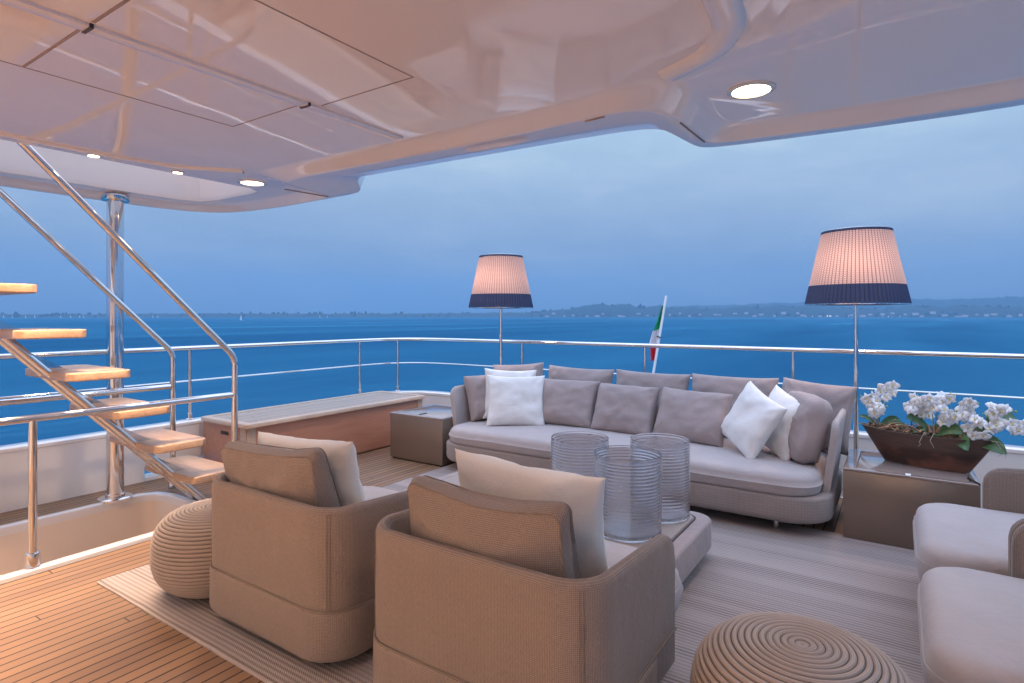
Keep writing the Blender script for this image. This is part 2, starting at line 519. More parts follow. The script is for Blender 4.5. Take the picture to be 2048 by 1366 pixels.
# ================================================================== SETTING
# sea
bm = bmesh.new()
N = 96
SEA = -6.0
c = bm.verts.new((0, 0, SEA)); prev = None
for r_ in (40, 200, 800, 2500, 5600):
    ring = [bm.verts.new((r_ * math.cos(2 * PI * k / N), r_ * math.sin(2 * PI * k / N), SEA)) for k in range(N)]
    if prev is None:
        for k in range(N): bm.faces.new((c, ring[k], ring[(k + 1) % N]))
    else: band(bm, prev, ring)
    prev = ring
m_ = bpy.data.materials.new('sea_water'); m_.use_nodes = True; M['sea'] = m_
nt = NT(m_.node_tree); nt.n.clear(); o_ = nt.node('ShaderNodeOutputMaterial')
g = nt.geo()
n1 = nt.noise(nt.mapping(g, (.9, .35, 1), rot=(0, 0, R(-30))), .55, 4, .55)
n2 = nt.noise(nt.mapping(g, (.10, .03, 1), rot=(0, 0, R(-20))), .5, 3, .5)
n3 = nt.math('MULTIPLY_ADD', nt.math('SUBTRACT', nt.noise(nt.mapping(g, (.030, .0045, 1), rot=(0, 0, R(-34))), .6, 5, .62), .5), 2.2, .5, clamp=True)
hgt = nt.math('ADD', nt.math('MULTIPLY', n1, .35), nt.math('MULTIPLY', n2, 1.5))
nb_ = nt.bump(hgt, .6, .5)
d_ = nt.node('ShaderNodeBsdfDiffuse'); nt.put(d_.inputs[0], nt.mix(n3, (.003, .030, .070), (.003, .075, .150))); nt.put(d_.inputs['Normal'], nb_)
g_ = nt.node('ShaderNodeBsdfGlossy'); nt.put(g_.inputs[0], (.16, .52, .80)); nt.put(g_.inputs['Roughness'], nt.math('MULTIPLY_ADD', n3, .15, .15)); nt.put(g_.inputs['Normal'], nb_)
fz = nt.node('ShaderNodeFresnel'); nt.put(fz.inputs[0], 1.33); nt.put(fz.inputs['Normal'], nb_)
mx_ = nt.node('ShaderNodeMixShader'); nt.put(mx_.inputs[0], nt.math('MULTIPLY', fz.outputs[0], .5)); nt.l.new(d_.outputs[0], mx_.inputs[1]); nt.l.new(g_.outputs[0], mx_.inputs[2]); nt.l.new(mx_.outputs[0], o_.inputs[0])
tag(mk('sea', bm, M['sea'], smooth=False), kind='structure')

# camera direction frame used only to lay out the far shore in real distances
YAW = R(33.8)
def shore(px, dist):
    """ground point at a real distance in the bearing of picture column px"""
    a = math.atan2(px - 1024, 1160.0)
    th = YAW - a
    return -math.sin(th) * dist, math.cos(th) * dist

def f_hill(nt, p):
    n = nt.noise(nt.geo(), .02, 5)
    nt.put(p.inputs['Base Color'], nt.mix(n, (.008, .022, .024), (.03, .055, .042)))
M['hill'] = mat('wooded_hill', rough=1, fn=f_hill)

def ridge(name, prof, dist, depth, seed, rough_h, kind='structure', jag=0, **kw):
    """a ridge of land: prof = (column, height m) ; real depth and rounded top"""
    bm = bmesh.new(); cols = []
    n = 260; x0, x1 = prof[0][0], prof[-1][0]
    for i in range(n + 1):
        px = x0 + (x1 - x0) * i / n
        for (a, ha), (b, hb) in zip(prof, prof[1:]):
            if a <= px <= b:
                t = (px - a) / (b - a); t = t * t * (3 - 2 * t); h = ha + (hb - ha) * t; break
        h *= 1 + rough_h * noise.noise(Vector((px * .03, seed, 0))) + rough_h * .5 * noise.noise(Vector((px * .11, seed, 5)))
        cl = []
        for j in range(7):
            t = j / 6; d = dist + depth * t
            hh = h * math.sin(t * PI) ** .7 if 0 < j < 6 else 0
            if 0 < j < 6 and jag: hh += jag * abs(noise.noise(Vector((px * .5, j * 3.3, seed)))) * 2
            X, Y = shore(px, d)
            cl.append(bm.verts.new((X, Y, SEA - 2 + hh + (2 if 0 < j < 6 else 0))))
        cols.append(cl)
    for a, b in zip(cols, cols[1:]):
        for j in range(6): bm.faces.new((a[j], a[j + 1], b[j + 1], b[j]))
    return tag(mk(name, bm, M['hill'], uv=False), kind=kind, **kw)

ridge('hills', [(-300, 12), (60, 14), (400, 20), (700, 20), (900, 24), (1060, 30), (1130, 48), (1190, 84), (1260, 72), (1340, 62), (1420, 48), (1520, 66), (1620, 66), (1720, 44), (1850, 58), (2050, 50), (2300, 46)], 3500, 420, 3, .25, jag=5)
ridge('mountains', [(1080, 10), (1250, 60), (1400, 95), (1560, 110), (1750, 135), (1900, 125), (2050, 135), (2300, 120)], 4700, 700, 8, .12)

# wood on the near ridge: tree masses nobody could count
def crown_blob(bm, c, r, sq=1.0):
    ret = bmesh.ops.create_icosphere(bm, subdivisions=1, radius=r)
    for v in ret['verts']:
        k = 1 + .45 * noise.noise(v.co * (2.2 / r) + Vector(c) * .01)
        v.co = Vector((v.co.x * k, v.co.y * k, v.co.z * k * sq)) + Vector(c)
bm = bmesh.new()
hp = [(60, 10), (700, 16), (1060, 24), (1130, 40), (1190, 74), (1260, 64), (1340, 54), (1420, 40), (1520, 56), (1620, 56), (1720, 36), (1850, 48), (2050, 42)]
for i in range(620):
    px = rng.choice([rng.uniform(-50, 2080), rng.uniform(1060, 2060), rng.uniform(1060, 2060)])
    h = 12
    for (a, ha), (b, hb) in zip(hp, hp[1:]):
        if a <= px <= b: h = ha + (hb - ha) * (px - a) / (b - a)
    t = rng.random() ** .7
    X, Y = shore(px, 3480 + 200 * t + rng.uniform(0, 20))
    r = rng.uniform(5, 11)
    crown_blob(bm, (X, Y, SEA + 3 + (h + 6) * t), r, rng.uniform(.9, 1.7))
tag(mk('shore_wood', bm, M['hill'], smooth=False, uv=False), 'dark hazy trees covering the low hills of the far shore', 'wood', kind='stuff')

# houses of the far town
M['housewall'] = mat('house_wall', (.62, .55, .50), .8)
M['houseroof'] = mat('house_roof', (.28, .15, .12), .8)
def house(px, dist, w, h, d, z, flat=False):
    X, Y = shore(px, dist)
    e = empty('shore_house', (X, Y, z), YAW - math.atan2(px - 1024, 1160.0), group='houses on the far shore')
    b = bmesh.new(); box(b, -w / 2, w / 2, -d / 2, d / 2, 0, h); mk('wall', b, M['housewall'], e, smooth=False)
    b = bmesh.new()
    if flat: box(b, -w / 2 - .4, w / 2 + .4, -d / 2 - .4, d / 2 + .4, h, h + .8)
    else:
        vs = [b.verts.new(p) for p in ((-w / 2 - .5, -d / 2 - .5, h), (w / 2 + .5, -d / 2 - .5, h), (w / 2 + .5, d / 2 + .5, h), (-w / 2 - .5, d / 2 + .5, h), (-w / 2 + 1, 0, h + 3.2), (w / 2 - 1, 0, h + 3.2))]
        for q in ((0, 1, 5, 4), (2, 3, 4, 5), (1, 2, 5), (3, 0, 4), (3, 2, 1, 0)): b.faces.new([vs[i] for i in q])
    mk('roof', b, M['houseroof'], e, smooth=False)
    return e
hs = []
for i in range(46):
    px = 1075 + (2046 - 1075) * (i + rng.uniform(.1, .9)) / 46
    k = rng.random()
    hs.append((px, 3440 - k * 30 + 55 * (k > .5), rng.uniform(12, 26), rng.uniform(6, 11), rng.uniform(9, 12), SEA + rng.choice((1, 5, 10, 16)) + 1, rng.random() < .35))
for a in hs:
    e = house(*a)
    where = 'on the hill left of the flagstaff' if a[0] < 1310 else ('between the flagstaff and the larger lamp' if a[0] < 1700 else 'above the white orchids')
    e['label'] = 'tiny pale far-shore house ' + where; e['category'] = 'house'

# lights on the far shore
for px, z, s in ((1655, 5, 2.6), (1660, 5, 2.0), (1612, 4, 1.5), (1625, 4, 1.2), (1765, 5, 1.0), (1777, 4, 1.1), (1785, 5, .9), (1800, 5, 1.2), (1245, 2, 1.0), (1303, 5, .9), (1697, 7, 1.0), (1270, 4, .7), (815, 3, .7), (1080, 6, .6), (2018, 14, .8)):
    X, Y = shore(px, 3385)
    b = bmesh.new(); tube(b, [(0, 0, 0), (0, 0, z)], .12, 6)
    e = empty('shore_lamp', (X, Y, SEA), group='lit lamps on the far shore')
    tag(e, 'tiny white light glowing on the far shore at the waterline', 'lamp')
    mk('pole', b, M['staff'], e)
    b = bmesh.new(); bmesh.ops.create_icosphere(b, subdivisions=1, radius=s, matrix=Matrix.Translation((0, 0, z + s))); mk('lantern', b, M['farlight'], e)

# sailing boats off to port
M['sail'] = mat('white_sail', (.85, .85, .85), .8)
def sailboat(px, dist, s, label):
    X, Y = shore(px, dist)
    e = empty('sailboat', (X, Y, SEA), YAW - math.atan2(px - 1024, 1160.0), label=label, cat='sailboat', group='sailboats near the horizon')
    b = bmesh.new()
    pr = [(-4.2, 0, .7), (-3.2, 1.1, .9), (0, 1.4, .9), (3, .9, 1.0), (4.6, 0, 1.2)]
    top = [b.verts.new((x * s, y * s, z * s)) for x, y, z in pr] + [b.verts.new((x * s, -y * s, z * s)) for x, y, z in pr[1:-1][::-1]]
    bot = [b.verts.new((v.co.x * .85, v.co.y * .6, -.2)) for v in top]
    band(b, top, bot); b.faces.new(top); b.faces.new(bot[::-1]); mk('hull', b, M['sail'], e)
    b = bmesh.new()
    r0 = [Vector((.4 - 1.4 * t, .05, 1.2 + 13 * t)) * s for t in (0, .33, .66, 1)]
    r1 = [Vector((-3.6 + 2.7 * t, .25, 1.3 + 12.6 * t)) * s for t in (0, .33, .66, .98)]
    for k in range(3):
        q = [r0[k], r0[k + 1], r1[k + 1], r1[k]]
        f = [b.verts.new(p) for p in q] + [b.verts.new(p + Vector((0, .06, 0))) for p in q]
        for ids in ((0, 1, 2, 3), (7, 6, 5, 4), (0, 4, 5, 1), (1, 5, 6, 2), (2, 6, 7, 3), (3, 7, 4, 0)): b.faces.new([f[i] for i in ids])
    mk('sail', b, M['sail'], e)
    b = bmesh.new(); tube(b, [(.55 * s, 0, .5 * s), (-.9 * s, 0, 15 * s)], .09 * s, 6); mk('mast', b, M['staff'], e)
    return e
sailboat(483, 1100, .75, 'bright white sailboat standing alone between the stair handrail and left lamp')
for px in (8, 25, 52, 70, 122, 142, 160, 168, 306, 316, 640, 655):
    sailboat(px, 3000, .9, 'faint distant sailboat on the hazy horizon behind the open staircase')

# ------------------------------------------------------------------ boat: deck, bulwark
def arc_out(pts, r): return [(p.x, p.y) for p in fillet([Vector((a, b, 0)) for a, b in pts], r, 5)]
WELL = [(-5.03, -1.2), (-4.10, -1.2)] + [(-4.10, y) for y in (0, 1.2)] + [(-4.10, 2.12), (-4.22, 2.27), (-4.36, 2.31), (-4.85, 2.31), (-4.97, 2.27), (-5.03, 2.18)]
def ccw(l): return l
deck_out = [(-5.52, -1.6), (1.55, -1.6), (1.55, 5.66), (-4.9, 5.66), (-5.32, 5.48), (-5.52, 5.05)]
bm = bmesh.new()
vo, vh = fillpoly(bm, [deck_out, WELL], 0)
lo = [bm.verts.new((v.co.x, v.co.y, -.05)) for v in vh]
band(bm, vh, lo)
lo = [bm.verts.new((v.co.x, v.co.y, -.3)) for v in vo]
band(bm, vo, lo)
tag(mk('deck', bm, M['deck'], smooth=False), kind='structure')

def off2(poly, d):
    n = len(poly); out = []
    for i in range(n):
        a = Vector(poly[i - 1]); b = Vector(poly[i]); c_ = Vector(poly[(i + 1) % n])
        t = ((b - a).normalized() + (c_ - b).normalized()).normalized()
        out.append((b.x + t.y * d, b.y - t.x * d))
    return out
sw = empty('stairwell', (0, 0, 0), label='cream stairwell opening in the teak deck below the open stairs', cat='stairwell')
bm = bmesh.new()
inner = [Vector(p) for p in off2(WELL, -.012)]; 
prof = [(-.012, -.06), (-.012, .012), (-.006, .024), (.0, .028), (.05, .028), (.062, .022), (.065, .001)]
rings = []
for d, z in prof:
    rings.append([bm.verts.new((x, y, z)) for x, y in off2(WELL, d)])
for a, b in zip(rings, rings[1:]): band(bm, a, b)
mk('rim', bm, M['gel_white'], sw)
bm = bmesh.new()
rings = []
for d, z in ((-.01, .0), (-.03, -.25), (-.06, -1.0), (-.08, -2.3)):
    rings.append([bm.verts.new((x, y, z)) for x, y in off2(WELL, d)])
for a, b in zip(rings, rings[1:]): band(bm, a, b)
bm.faces.new(rings[-1])
mk('wall', bm, M['cream_grp'], sw)
# steps that lead down inside the well
for i in range(5):
    z = -.42 - .27 * i; y = 1.55 - .27 * i
    bm = bmesh.new(); box(bm, -4.93, -4.2, y - .33, y, z - .045, z, .012); mk('step', bm, M['tread'], sw)

bw = empty('bulwark', (0, 0, 0), label='low white moulded bulwark running round the edge of the deck', cat='bulwark')
def bulwark_path(pts, z0, cap=True, zt=.47):
    """pts inner face path; outward is to the left of travel"""
    P2 = [Vector(p) for p in pts]; n = len(P2)
    prof = [(0, z0), (0, zt - .035), (-.008, zt - .03), (-.008, zt - .006), (0, zt), (.15, zt), (.165, zt - .01), (.165, zt - .05), (.15, zt - .06), (.15, -.6 if z0 == 0 else z0)]
    bm = bmesh.new(); cols = []
    for i, p in enumerate(P2):
        t = (P2[min(i + 1, n - 1)] - P2[max(i - 1, 0)]).normalized(); nn = Vector((-t.y, t.x))
        cols.append([bm.verts.new((p.x + nn.x * d, p.y + nn.y * d, z)) for d, z in prof])
    for a, b in zip(cols, cols[1:]):
        for k in range(len(prof) - 1): bm.faces.new((a[k], a[k + 1], b[k + 1], b[k]))
    for cc in (cols[0], cols[-1]): bm.faces.new(cc)
    return bm
# walk so that left of travel = outboard: aft side from starboard to port would have left = -Y... so go the other way round
path = [(-5.5, -1.6), (-5.5, 2.43)]
mk('panel', bulwark_path(path, 0), M['gel_white'], bw)
path = [(-5.5, 2.4301), (-5.5, 2.95)]
mk('panel', bulwark_path(path, .13), M['gel_white'], bw)
bm = bmesh.new(); box(bm, -5.65, -5.5, 2.431, 2.949, -.6, .028); mk('panel', bm, M['gel_white'], bw)
path = [(-5.5, 2.951), (-5.5, 4.95), (-5.46, 5.2), (-5.36, 5.42), (-5.16, 5.58), (-4.9, 5.62), (1.4, 5.62), (1.53, 5.5), (1.55, 5.3), (1.55, -1.6)]
mk('panel', bulwark_path(path, 0), M['gel_white'], bw)
# hull below
bm = bmesh.new()
ho = [(-5.66, -9), (1.71, -9), (1.71, 5.3), (1.6, 5.7), (-4.9, 5.78), (-5.4, 5.62), (-5.66, 5.1)]
r0 = [bm.verts.new((x, y, -.6)) for x, y in ho]; r1 = [bm.verts.new((x, y, -7.5)) for x, y in ho]
band(bm, r0, r1)
tag(mk('yacht_hull', bm, M['gel_white'], smooth=False), 'white yacht hull side under the deck edge', 'hull')

# railing on the bulwark
rl = empty('railing', (0, 0, 0), label='polished steel two-bar railing on the white bulwark around the stern', cat='railing')
RP = [(-5.6, -1.6), (-5.6, 4.9), (-5.55, 5.35), (-5.3, 5.66), (-4.9, 5.74), (1.25, 5.74), (1.6, 5.5), (1.64, 5.1), (1.64, -1.6)]
def rpath(z): return fillet([(x, y, z) for x, y in RP], .3, 5)
bm = bmesh.new(); tube(bm, rpath(1.145), .021, 14); mk('top_rail', bm, M['steel'], rl)
bm = bmesh.new(); tube(bm, rpath(.835), .008, 8); mk('mid_rail', bm, M['steel'], rl)
for x, y in ((-5.6, -1.2), (-5.6, .45), (-5.6, 1.3), (-5.6, 2.87), (-5.6, 4.95), (-5.46, 5.47), (-3.70, 5.74), (-2.19, 5.74), (-.80, 5.74), (.95, 5.74), (1.64, 4.4), (1.64, 2.9), (1.64, 1.4), (1.64, 0)):
    bm = bmesh.new(); tube(bm, [(x, y, .50), (x, y, 1.13)], .0165, 12); pst = mk('post', bm, M['steel'], rl)
    bm = bmesh.new(); lathe(bm, [(.035, .4705), (.035, .478), (.024, .482), (.022, .53), (.0175, .532)], 16, x, y); mk('socket', bm, M['steel'], pst)

# flagstaff
fs = empty('flagstaff', (-2.37, 6.5, 0), label='slanted white flagstaff with a furled green, white and red flag', cat='flagstaff')
B0 = Vector((-.02, -.35, -.7)); B1 = Vector((.04, .30, 1.69))
B0 = Vector((.0, .0, .84)) + (Vector((.0, .0, .84)) - B1) * 1.8
bm = bmesh.new(); tube(bm, [B0, B1], .0155, 10); mk('pole', bm, M['staff'], fs)
bm = bmesh.new(); tube(bm, [B0.lerp(B1, -.12), B0.lerp(B1, .25)], .028, 10); mk('socket', bm, M['steel'], fs)
def flag_piece(name, t0, t1, w0, w1, m):
    bm = bmesh.new(); rows = []
    for i in range(9):
        t = t0 + (t1 - t0) * i / 8; p = B0.lerp(B1, t); w = w0 + (w1 - w0) * i / 8
        row = []
        for j in range(9):
            s = j / 8
            row.append(p + Vector((-.012 - s * w, .05 * math.sin(s * 9 + t * 14) * (.3 + s), -.35 * s * w - .02 * s)))
        rows.append(row)
    th = Vector((0, .003, 0))
    A = [[bm.verts.new(p) for p in r] for r in rows]; Bv = [[bm.verts.new(p + th) for p in r] for r in rows]
    for i in range(8):
        for j in range(8):
            bm.faces.new((A[i][j], A[i + 1][j], A[i + 1][j + 1], A[i][j + 1]))
            bm.faces.new((Bv[i][j], Bv[i][j + 1], Bv[i + 1][j + 1], Bv[i + 1][j]))
    for q in range(8):
        for i0 in (0, 8):
            bm.faces.new((A[i0][q], A[i0][q + 1], Bv[i0][q + 1], Bv[i0][q])); bm.faces.new((A[q][i0], A[q + 1][i0], Bv[q + 1][i0], Bv[q][i0]))
    return bm
fl = mk('flag', flag_piece('g', .955, .84, .02, .10, M['green']), M['green'], fs)
mk('stripe', flag_piece('w', .84, .765, .11, .12, M['fwhite']), M['fwhite'], fl)
mk('stripe', flag_piece('r', .765, .69, .09, .03, M['red']), M['red'], fl)
bm = bmesh.new(); tube(bm, [B0.lerp(B1, .80) + Vector((-.03, -.02, 0)), B0.lerp(B1, .792) + Vector((.03, -.02, 0))], .006, 6)
mk('cord', bm, M['black'], fs)

# ------------------------------------------------------------------ ceiling
E3 = [  # soffit edge, ridge, outer edge
 ((-5.00, -1.62), (-5.13, -1.62), (-5.27, -1.62)),
 ((-5.00, 1.3), (-5.13, 1.3), (-5.27, 1.3)),
 ((-5.00, 2.15), (-5.13, 2.15), (-5.28, 2.15)),
 ((-4.96, 2.50), (-5.07, 2.55), (-5.19, 2.60)),
 ((-4.80, 2.72), (-4.88, 2.81), (-4.95, 2.88)),
 ((-4.35, 2.79), (-4.38, 2.90), (-4.38, 2.97)),
 ((-3.80, 2.77), (-3.76, 2.89), (-3.72, 2.97)),
 ((-3.66, 2.75), (-3.57, 2.87), (-3.40, 2.95)),
 ((-3.65, 2.68), (-3.52, 2.82), (-3.28, 2.92)),
 ((-3.64, 2.40), (-3.50, 2.55), (-3.10, 2.72)),
 ((-3.60, 2.22), (-3.42, 2.36), (-2.96, 2.62)),
 ((-3.2, 2.22), (-3.12, 2.35), (-2.85, 2.62)),
 ((-2.0, 2.27), (-2.0, 2.39), (-2.0, 2.66)),
 ((-1.3, 2.26), (-1.3, 2.38), (-1.3, 2.69)),
 ((-1.02, 2.24), (-1.05, 2.36), (-1.05, 2.72)),
 ((-.82, 2.21), (-.93, 2.40), (-.97, 2.78)),
 ((-.71, 2.26), (-.86, 2.52), (-.955, 2.86)),
 ((-.69, 2.55), (-.84, 2.75), (-.94, 2.98)),
 ((-.69, 2.88), (-.83, 2.99), (-.92, 3.14)),
 ((-.66, 2.96), (-.80, 3.07), (-.88, 3.21)),
 ((-.58, 2.98), (-.70, 3.10), (-.76, 3.245)),
 ((-.2, 3.02), (-.2, 3.14), (-.2, 3.31)),
 ((.5, 3.04), (.5, 3.16), (.5, 3.34)),
 ((.86, 2.96), (.98, 3.06), (1.05, 3.2)),
 ((.98, 2.8), (1.1, 2.86), (1.22, 2.92)),
 ((1.0, 2.4), (1.13, 2.4), (1.26, 2.4)),
 ((1.0, -1.62), (1.13, -1.62), (1.26, -1.62)),
]
def chaikin(rows, it=2):
    for _ in range(it):
        out = [rows[0]]
        for a, b in zip(rows, rows[1:]):
            q = []; r_ = []
            for (p, s) in zip(a, b):
                q.append((p[0] * .75 + s[0] * .25, p[1] * .75 + s[1] * .25)); r_.append((p[0] * .25 + s[0] * .75, p[1] * .25 + s[1] * .75))
            out += [tuple(q), tuple(r_)]
        out.append(rows[-1]); rows = out
    return rows
E3 = chaikin(E3, 2)
CZ = 2.40
HOLE = [(-4.02, -1.3), (-4.02, 2.2), (-4.02, 2.5), (-4.08, 2.60), (-4.2, 2.62), (-4.65, 2.61), (-4.82, 2.56), (-4.90, 2.42), (-4.91, 2.2), (-4.91, -1.3)]
bm = bmesh.new()
outl = [e[0] for e in E3]
vo, vh = fillpoly(bm, [outl, HOLE], CZ)
def lerp2(a, b, t): return (a[0] + (b[0] - a[0]) * t, a[1] + (b[1] - a[1]) * t)
rings = [vo]
for t, z in ((.18, CZ - .003), (.42, CZ - .016), (.7, CZ - .036), (.9, CZ - .050), (1.0, CZ - .056)):
    rings.append([bm.verts.new((*lerp2(e[0], e[1], t), z)) for e in E3])
for t, z in ((.06, CZ - .056), (.5, CZ - .046), (.97, CZ - .036), (1.0, CZ - .030)):
    rings.append([bm.verts.new((*lerp2(e[1], e[2], t), z)) for e in E3])
rings.append([bm.verts.new((e[2][0] + (e[2][0] - e[1][0]) * .2, e[2][1] + (e[2][1] - e[1][1]) * .2, CZ + .12)) for e in E3])
rings.append([bm.verts.new((*e[2], CZ + .34)) for e in E3])
for a, b in zip(rings, rings[1:]): band(bm, a, b)
hr = [vh]
for d, z in ((.004, CZ + .01), (.01, CZ + .04), (.05, CZ + .34)):
    hr.append([bm.verts.new((x, y, z)) for x, y in off2(HOLE, -d)])
for a, b in zip(hr, hr[1:]): band(bm, a, b)
es = []
for lp in (rings[-1], hr[-1]):
    for i in range(len(lp)):
        e = bm.edges.get((lp[i], lp[(i + 1) % len(lp)])) or bm.edges.new((lp[i], lp[(i + 1) % len(lp)])); es.append(e)
bmesh.ops.triangle_fill(bm, use_beauty=True, edges=es)
ceil = tag(mk('ceiling', bm, M['gel'], angle=33, uv=False), kind='structure')

def bead(bm, pts, w, drop, z=CZ, seg=6):
    P3 = [Vector((x, y, 0)) for x, y in pts]; n = len(P3); cols = []
    for i, p in enumerate(P3):
        t = (P3[min(i + 1, n - 1)] - P3[max(i - 1, 0)]).normalized(); nn = Vector((-t.y, t.x, 0))
        cols.append([bm.verts.new((p.x + nn.x * w / 2 * math.cos(a), p.y + nn.y * w / 2 * math.cos(a), z + .002 - (drop + .002) * math.sin(a))) for a in [PI * k / seg for k in range(seg + 1)]])
    for a, b in zip(cols, cols[1:]):
        for k in range(seg): bm.faces.new((a[k], a[k + 1], b[k + 1], b[k]))
    return bm
def smooth2(pts, r=.25): return [(p.x, p.y) for p in fillet([Vector((a, b, 0)) for a, b in pts], r, 8)]
bm = bmesh.new(); bead(bm, smooth2([(-.44, -1.6), (-.44, 1.72), (-.46, 1.98), (-.56, 2.14), (-.76, 2.24)], .2), .11, .024); mk('moulding', bm, M['gel'], ceil, uv=False)
bm = bmesh.new(); bead(bm, smooth2([(-3.90, -1.6), (-3.89, 1.5), (-3.83, 1.88), (-3.70, 2.04), (-3.58, 2.18)], .3), .07, .016); mk('moulding', bm, M['gel'], ceil, uv=False)
# hatch seams and the awning track
def seam(x0, x1, y0, y1): 
    b = bmesh.new(); box(b, x0, x1, y0, y1, CZ - .0015, CZ + .003); return mk('seam', b, M['ceil_seam'], ceil, smooth=False)
seam(-2.783, -2.777, -1.2, 1.64); seam(-2.777, -2.245, .795, .806); seam(-2.777, -2.245, 1.634, 1.64)
seam(-2.17, -1.613, 1.694, 1.70); seam(-1.613, -1.607, -1.2, 1.70); seam(-2.17, -1.85, .80, .811)
bm = bmesh.new(); box(bm, -2.243, -2.185, -1.4, 2.23, CZ - .012, CZ + .004, .005); mk('track', bm, M['gel'], ceil, uv=False)
for y in (.80, 1.637):
    bm = bmesh.new(); box(bm, -2.2465, -2.1815, y, y + .012, CZ - .0155, CZ + .004); mk('joint', bm, M['seam'], ceil, smooth=False)
# drain slots on the lip
for (a, b_) in (((-.845, 2.66), (-.835, 3.02)), ((-3.60, 2.50), (-3.555, 2.84)), ((-1.20, 2.395), (-1.10, 2.385))):
    bm = bmesh.new(); tube(bm, [(a[0], a[1], CZ - .058), (b_[0], b_[1], CZ - .058)], .005, 6); mk('slot', bm, M['ceil_seam'], ceil)
# deckhouse bulkhead forward, unseen: added to block the sky behind the viewpoint
bm = bmesh.new(); box(bm, -5.0, 1.0, -1.75, -1.6, 0, CZ)
bh = tag(mk('bulkhead', bm, M['gel_white'], smooth=False), 'unseen white deckhouse bulkhead added to block the sky forward', 'bulkhead')

# ------------------------------------------------------------------ lamps in the ceiling
WARM = (1.0, .68, .45)
def spot(parent, power, size=120, blend=.6, r=.05, c=WARM, z=-.03):
    L = bpy.data.lights.new('downlight_beam', 'SPOT'); L.energy = power; L.color = c; L.spot_size = R(size); L.spot_blend = blend; L.shadow_soft_size = r
    o = bpy.data.objects.new('beam', L); col.objects.link(o); o.parent = parent; o.location = (0, 0, z)
    return o
def downlight(x, y, rad, power, label, z=CZ, group='round lit downlights in the ceiling', size=125, dip=.0):
    e = empty('downlight', (x, y, z), label=label, cat='downlight', group=group)
    b = bmesh.new()
    lathe(b, [(rad * 1.30, .001), (rad * 1.30, -.004), (rad * 1.18, -.009), (rad * 1.02, -.009), (rad, -.004), (rad, .001)], 40, cap0=False, cap1=False)
    mk('bezel', b, M['ring'], e)
    b = bmesh.new(); lathe(b, [(rad * .995, -.0035), (rad * .6, -.006), (.002, -.0065)], 40, cap0=False); mk('lens', b, M['lens'], e)
    if power: spot(e, power, size, r=rad, z=-.02)
    return e
downlight(-.52, 2.58, .075, 40, 'large lit downlight in the right-hand ceiling wing above the sofa')
downlight(-3.83, 2.40, .075, 90, 'large lit downlight beside the stair opening in the left ceiling wing')
for y in (1.95, 1.47, .95, .4, -.2): downlight(-3.955, y, .03, 175, 'small lit spotlight on the ceiling edge beside the stair opening', group='small spotlights along the stair opening', size=58)
for x, y, p in ((-3.4, .35, 60), (-1.2, .1, 40), (-4.1, -1.36, 1600), (-2.9, -1.36, 1900), (-1.7, -1.36, 1750), (-.5, -1.36, 1000), (.5, -1.36, 500)):  # unseen downlights, added for warm light and bounce from forward
    downlight(x, y, .075, p, 'unseen lit downlight added in the ceiling forward of the armchairs', size=104 if y < -1 else 125)

# ------------------------------------------------------------------ pole and stairs
pl = empty('support_pole', (-5.07, 2.03, 0), label='thick polished steel pole holding up the roof behind the stairs', cat='pole')
bm = bmesh.new(); tube(bm, [(0, 0, .03), (0, 0, CZ - .015)], .058, 28); mk('shaft', bm, M['steel'], pl)
bm = bmesh.new(); lathe(bm, [(.115, .029), (.115, .045), (.1, .052), (.066, .052), (.066, .075), (.058, .078)], 32); mk('foot_flange', bm, M['steel'], pl)
bm = bmesh.new(); lathe(bm, [(.058, CZ - .062), (.09, CZ - .058), (.095, CZ - .05), (.095, CZ - .012), (.06, CZ - .010)], 32); mk('top_flange', bm, M['steel'], pl)

st = empty('staircase', (-4.54, 2.35, 0), label='open staircase with teak treads on one polished steel stringer', cat='staircase')
def ys(z): return (2.35 - (z - .08) / 1.08) - 2.35
for dx in (-.075, .075):
    bm = bmesh.new(); tube(bm, [(dx, ys(.0), .0), (dx, ys(2.75), 2.75)], .024, 14); mk('stringer', bm, M['steel'], st)
for i in range(9):
    z = .30 + .267 * i; y0 = ys(z) + .01
    bm = bmesh.new()
    out = dense(rrect(.76, .36, .06, 6), .1)
    rr = []
    for ins, zz in ((.006, -.052), (0, -.046), (0, -.006), (.003, -.002), (.008, 0)):
        rr.append([bm.verts.new((x * (1 - ins / .38), y0 + .18 + y * (1 - ins / .18), z + zz)) for x, y in out])
    for a, b in zip(rr, rr[1:]): band(bm, a, b)
    bm.faces.new(rr[-1]); bm.faces.new(rr[0][::-1])
    mk('tread', bm, M['tread'], st)
    bm = bmesh.new()
    for dx in (-.075, .075):
        # steel wedge bracket between stringer and tread
        a = Vector((dx, ys(z + .14) + .012, z + .14)); 
        vs = []
        for sx in (-.018, .018):
            for p in ((dx + sx, ys(z + .17), z + .165), (dx + sx, y0 + .10, z + .001), (dx + sx, y0 - .005, z + .001)):
                vs.append(bm.verts.new(p))
        bm.faces.new(vs[:3]); bm.faces.new(vs[3:][::-1])
        for k in range(3): bm.faces.new((vs[k], vs[(k + 1) % 3], vs[3 + (k + 1) % 3], vs[3 + k]))
    mk('bracket', bm, M['steel'], st)

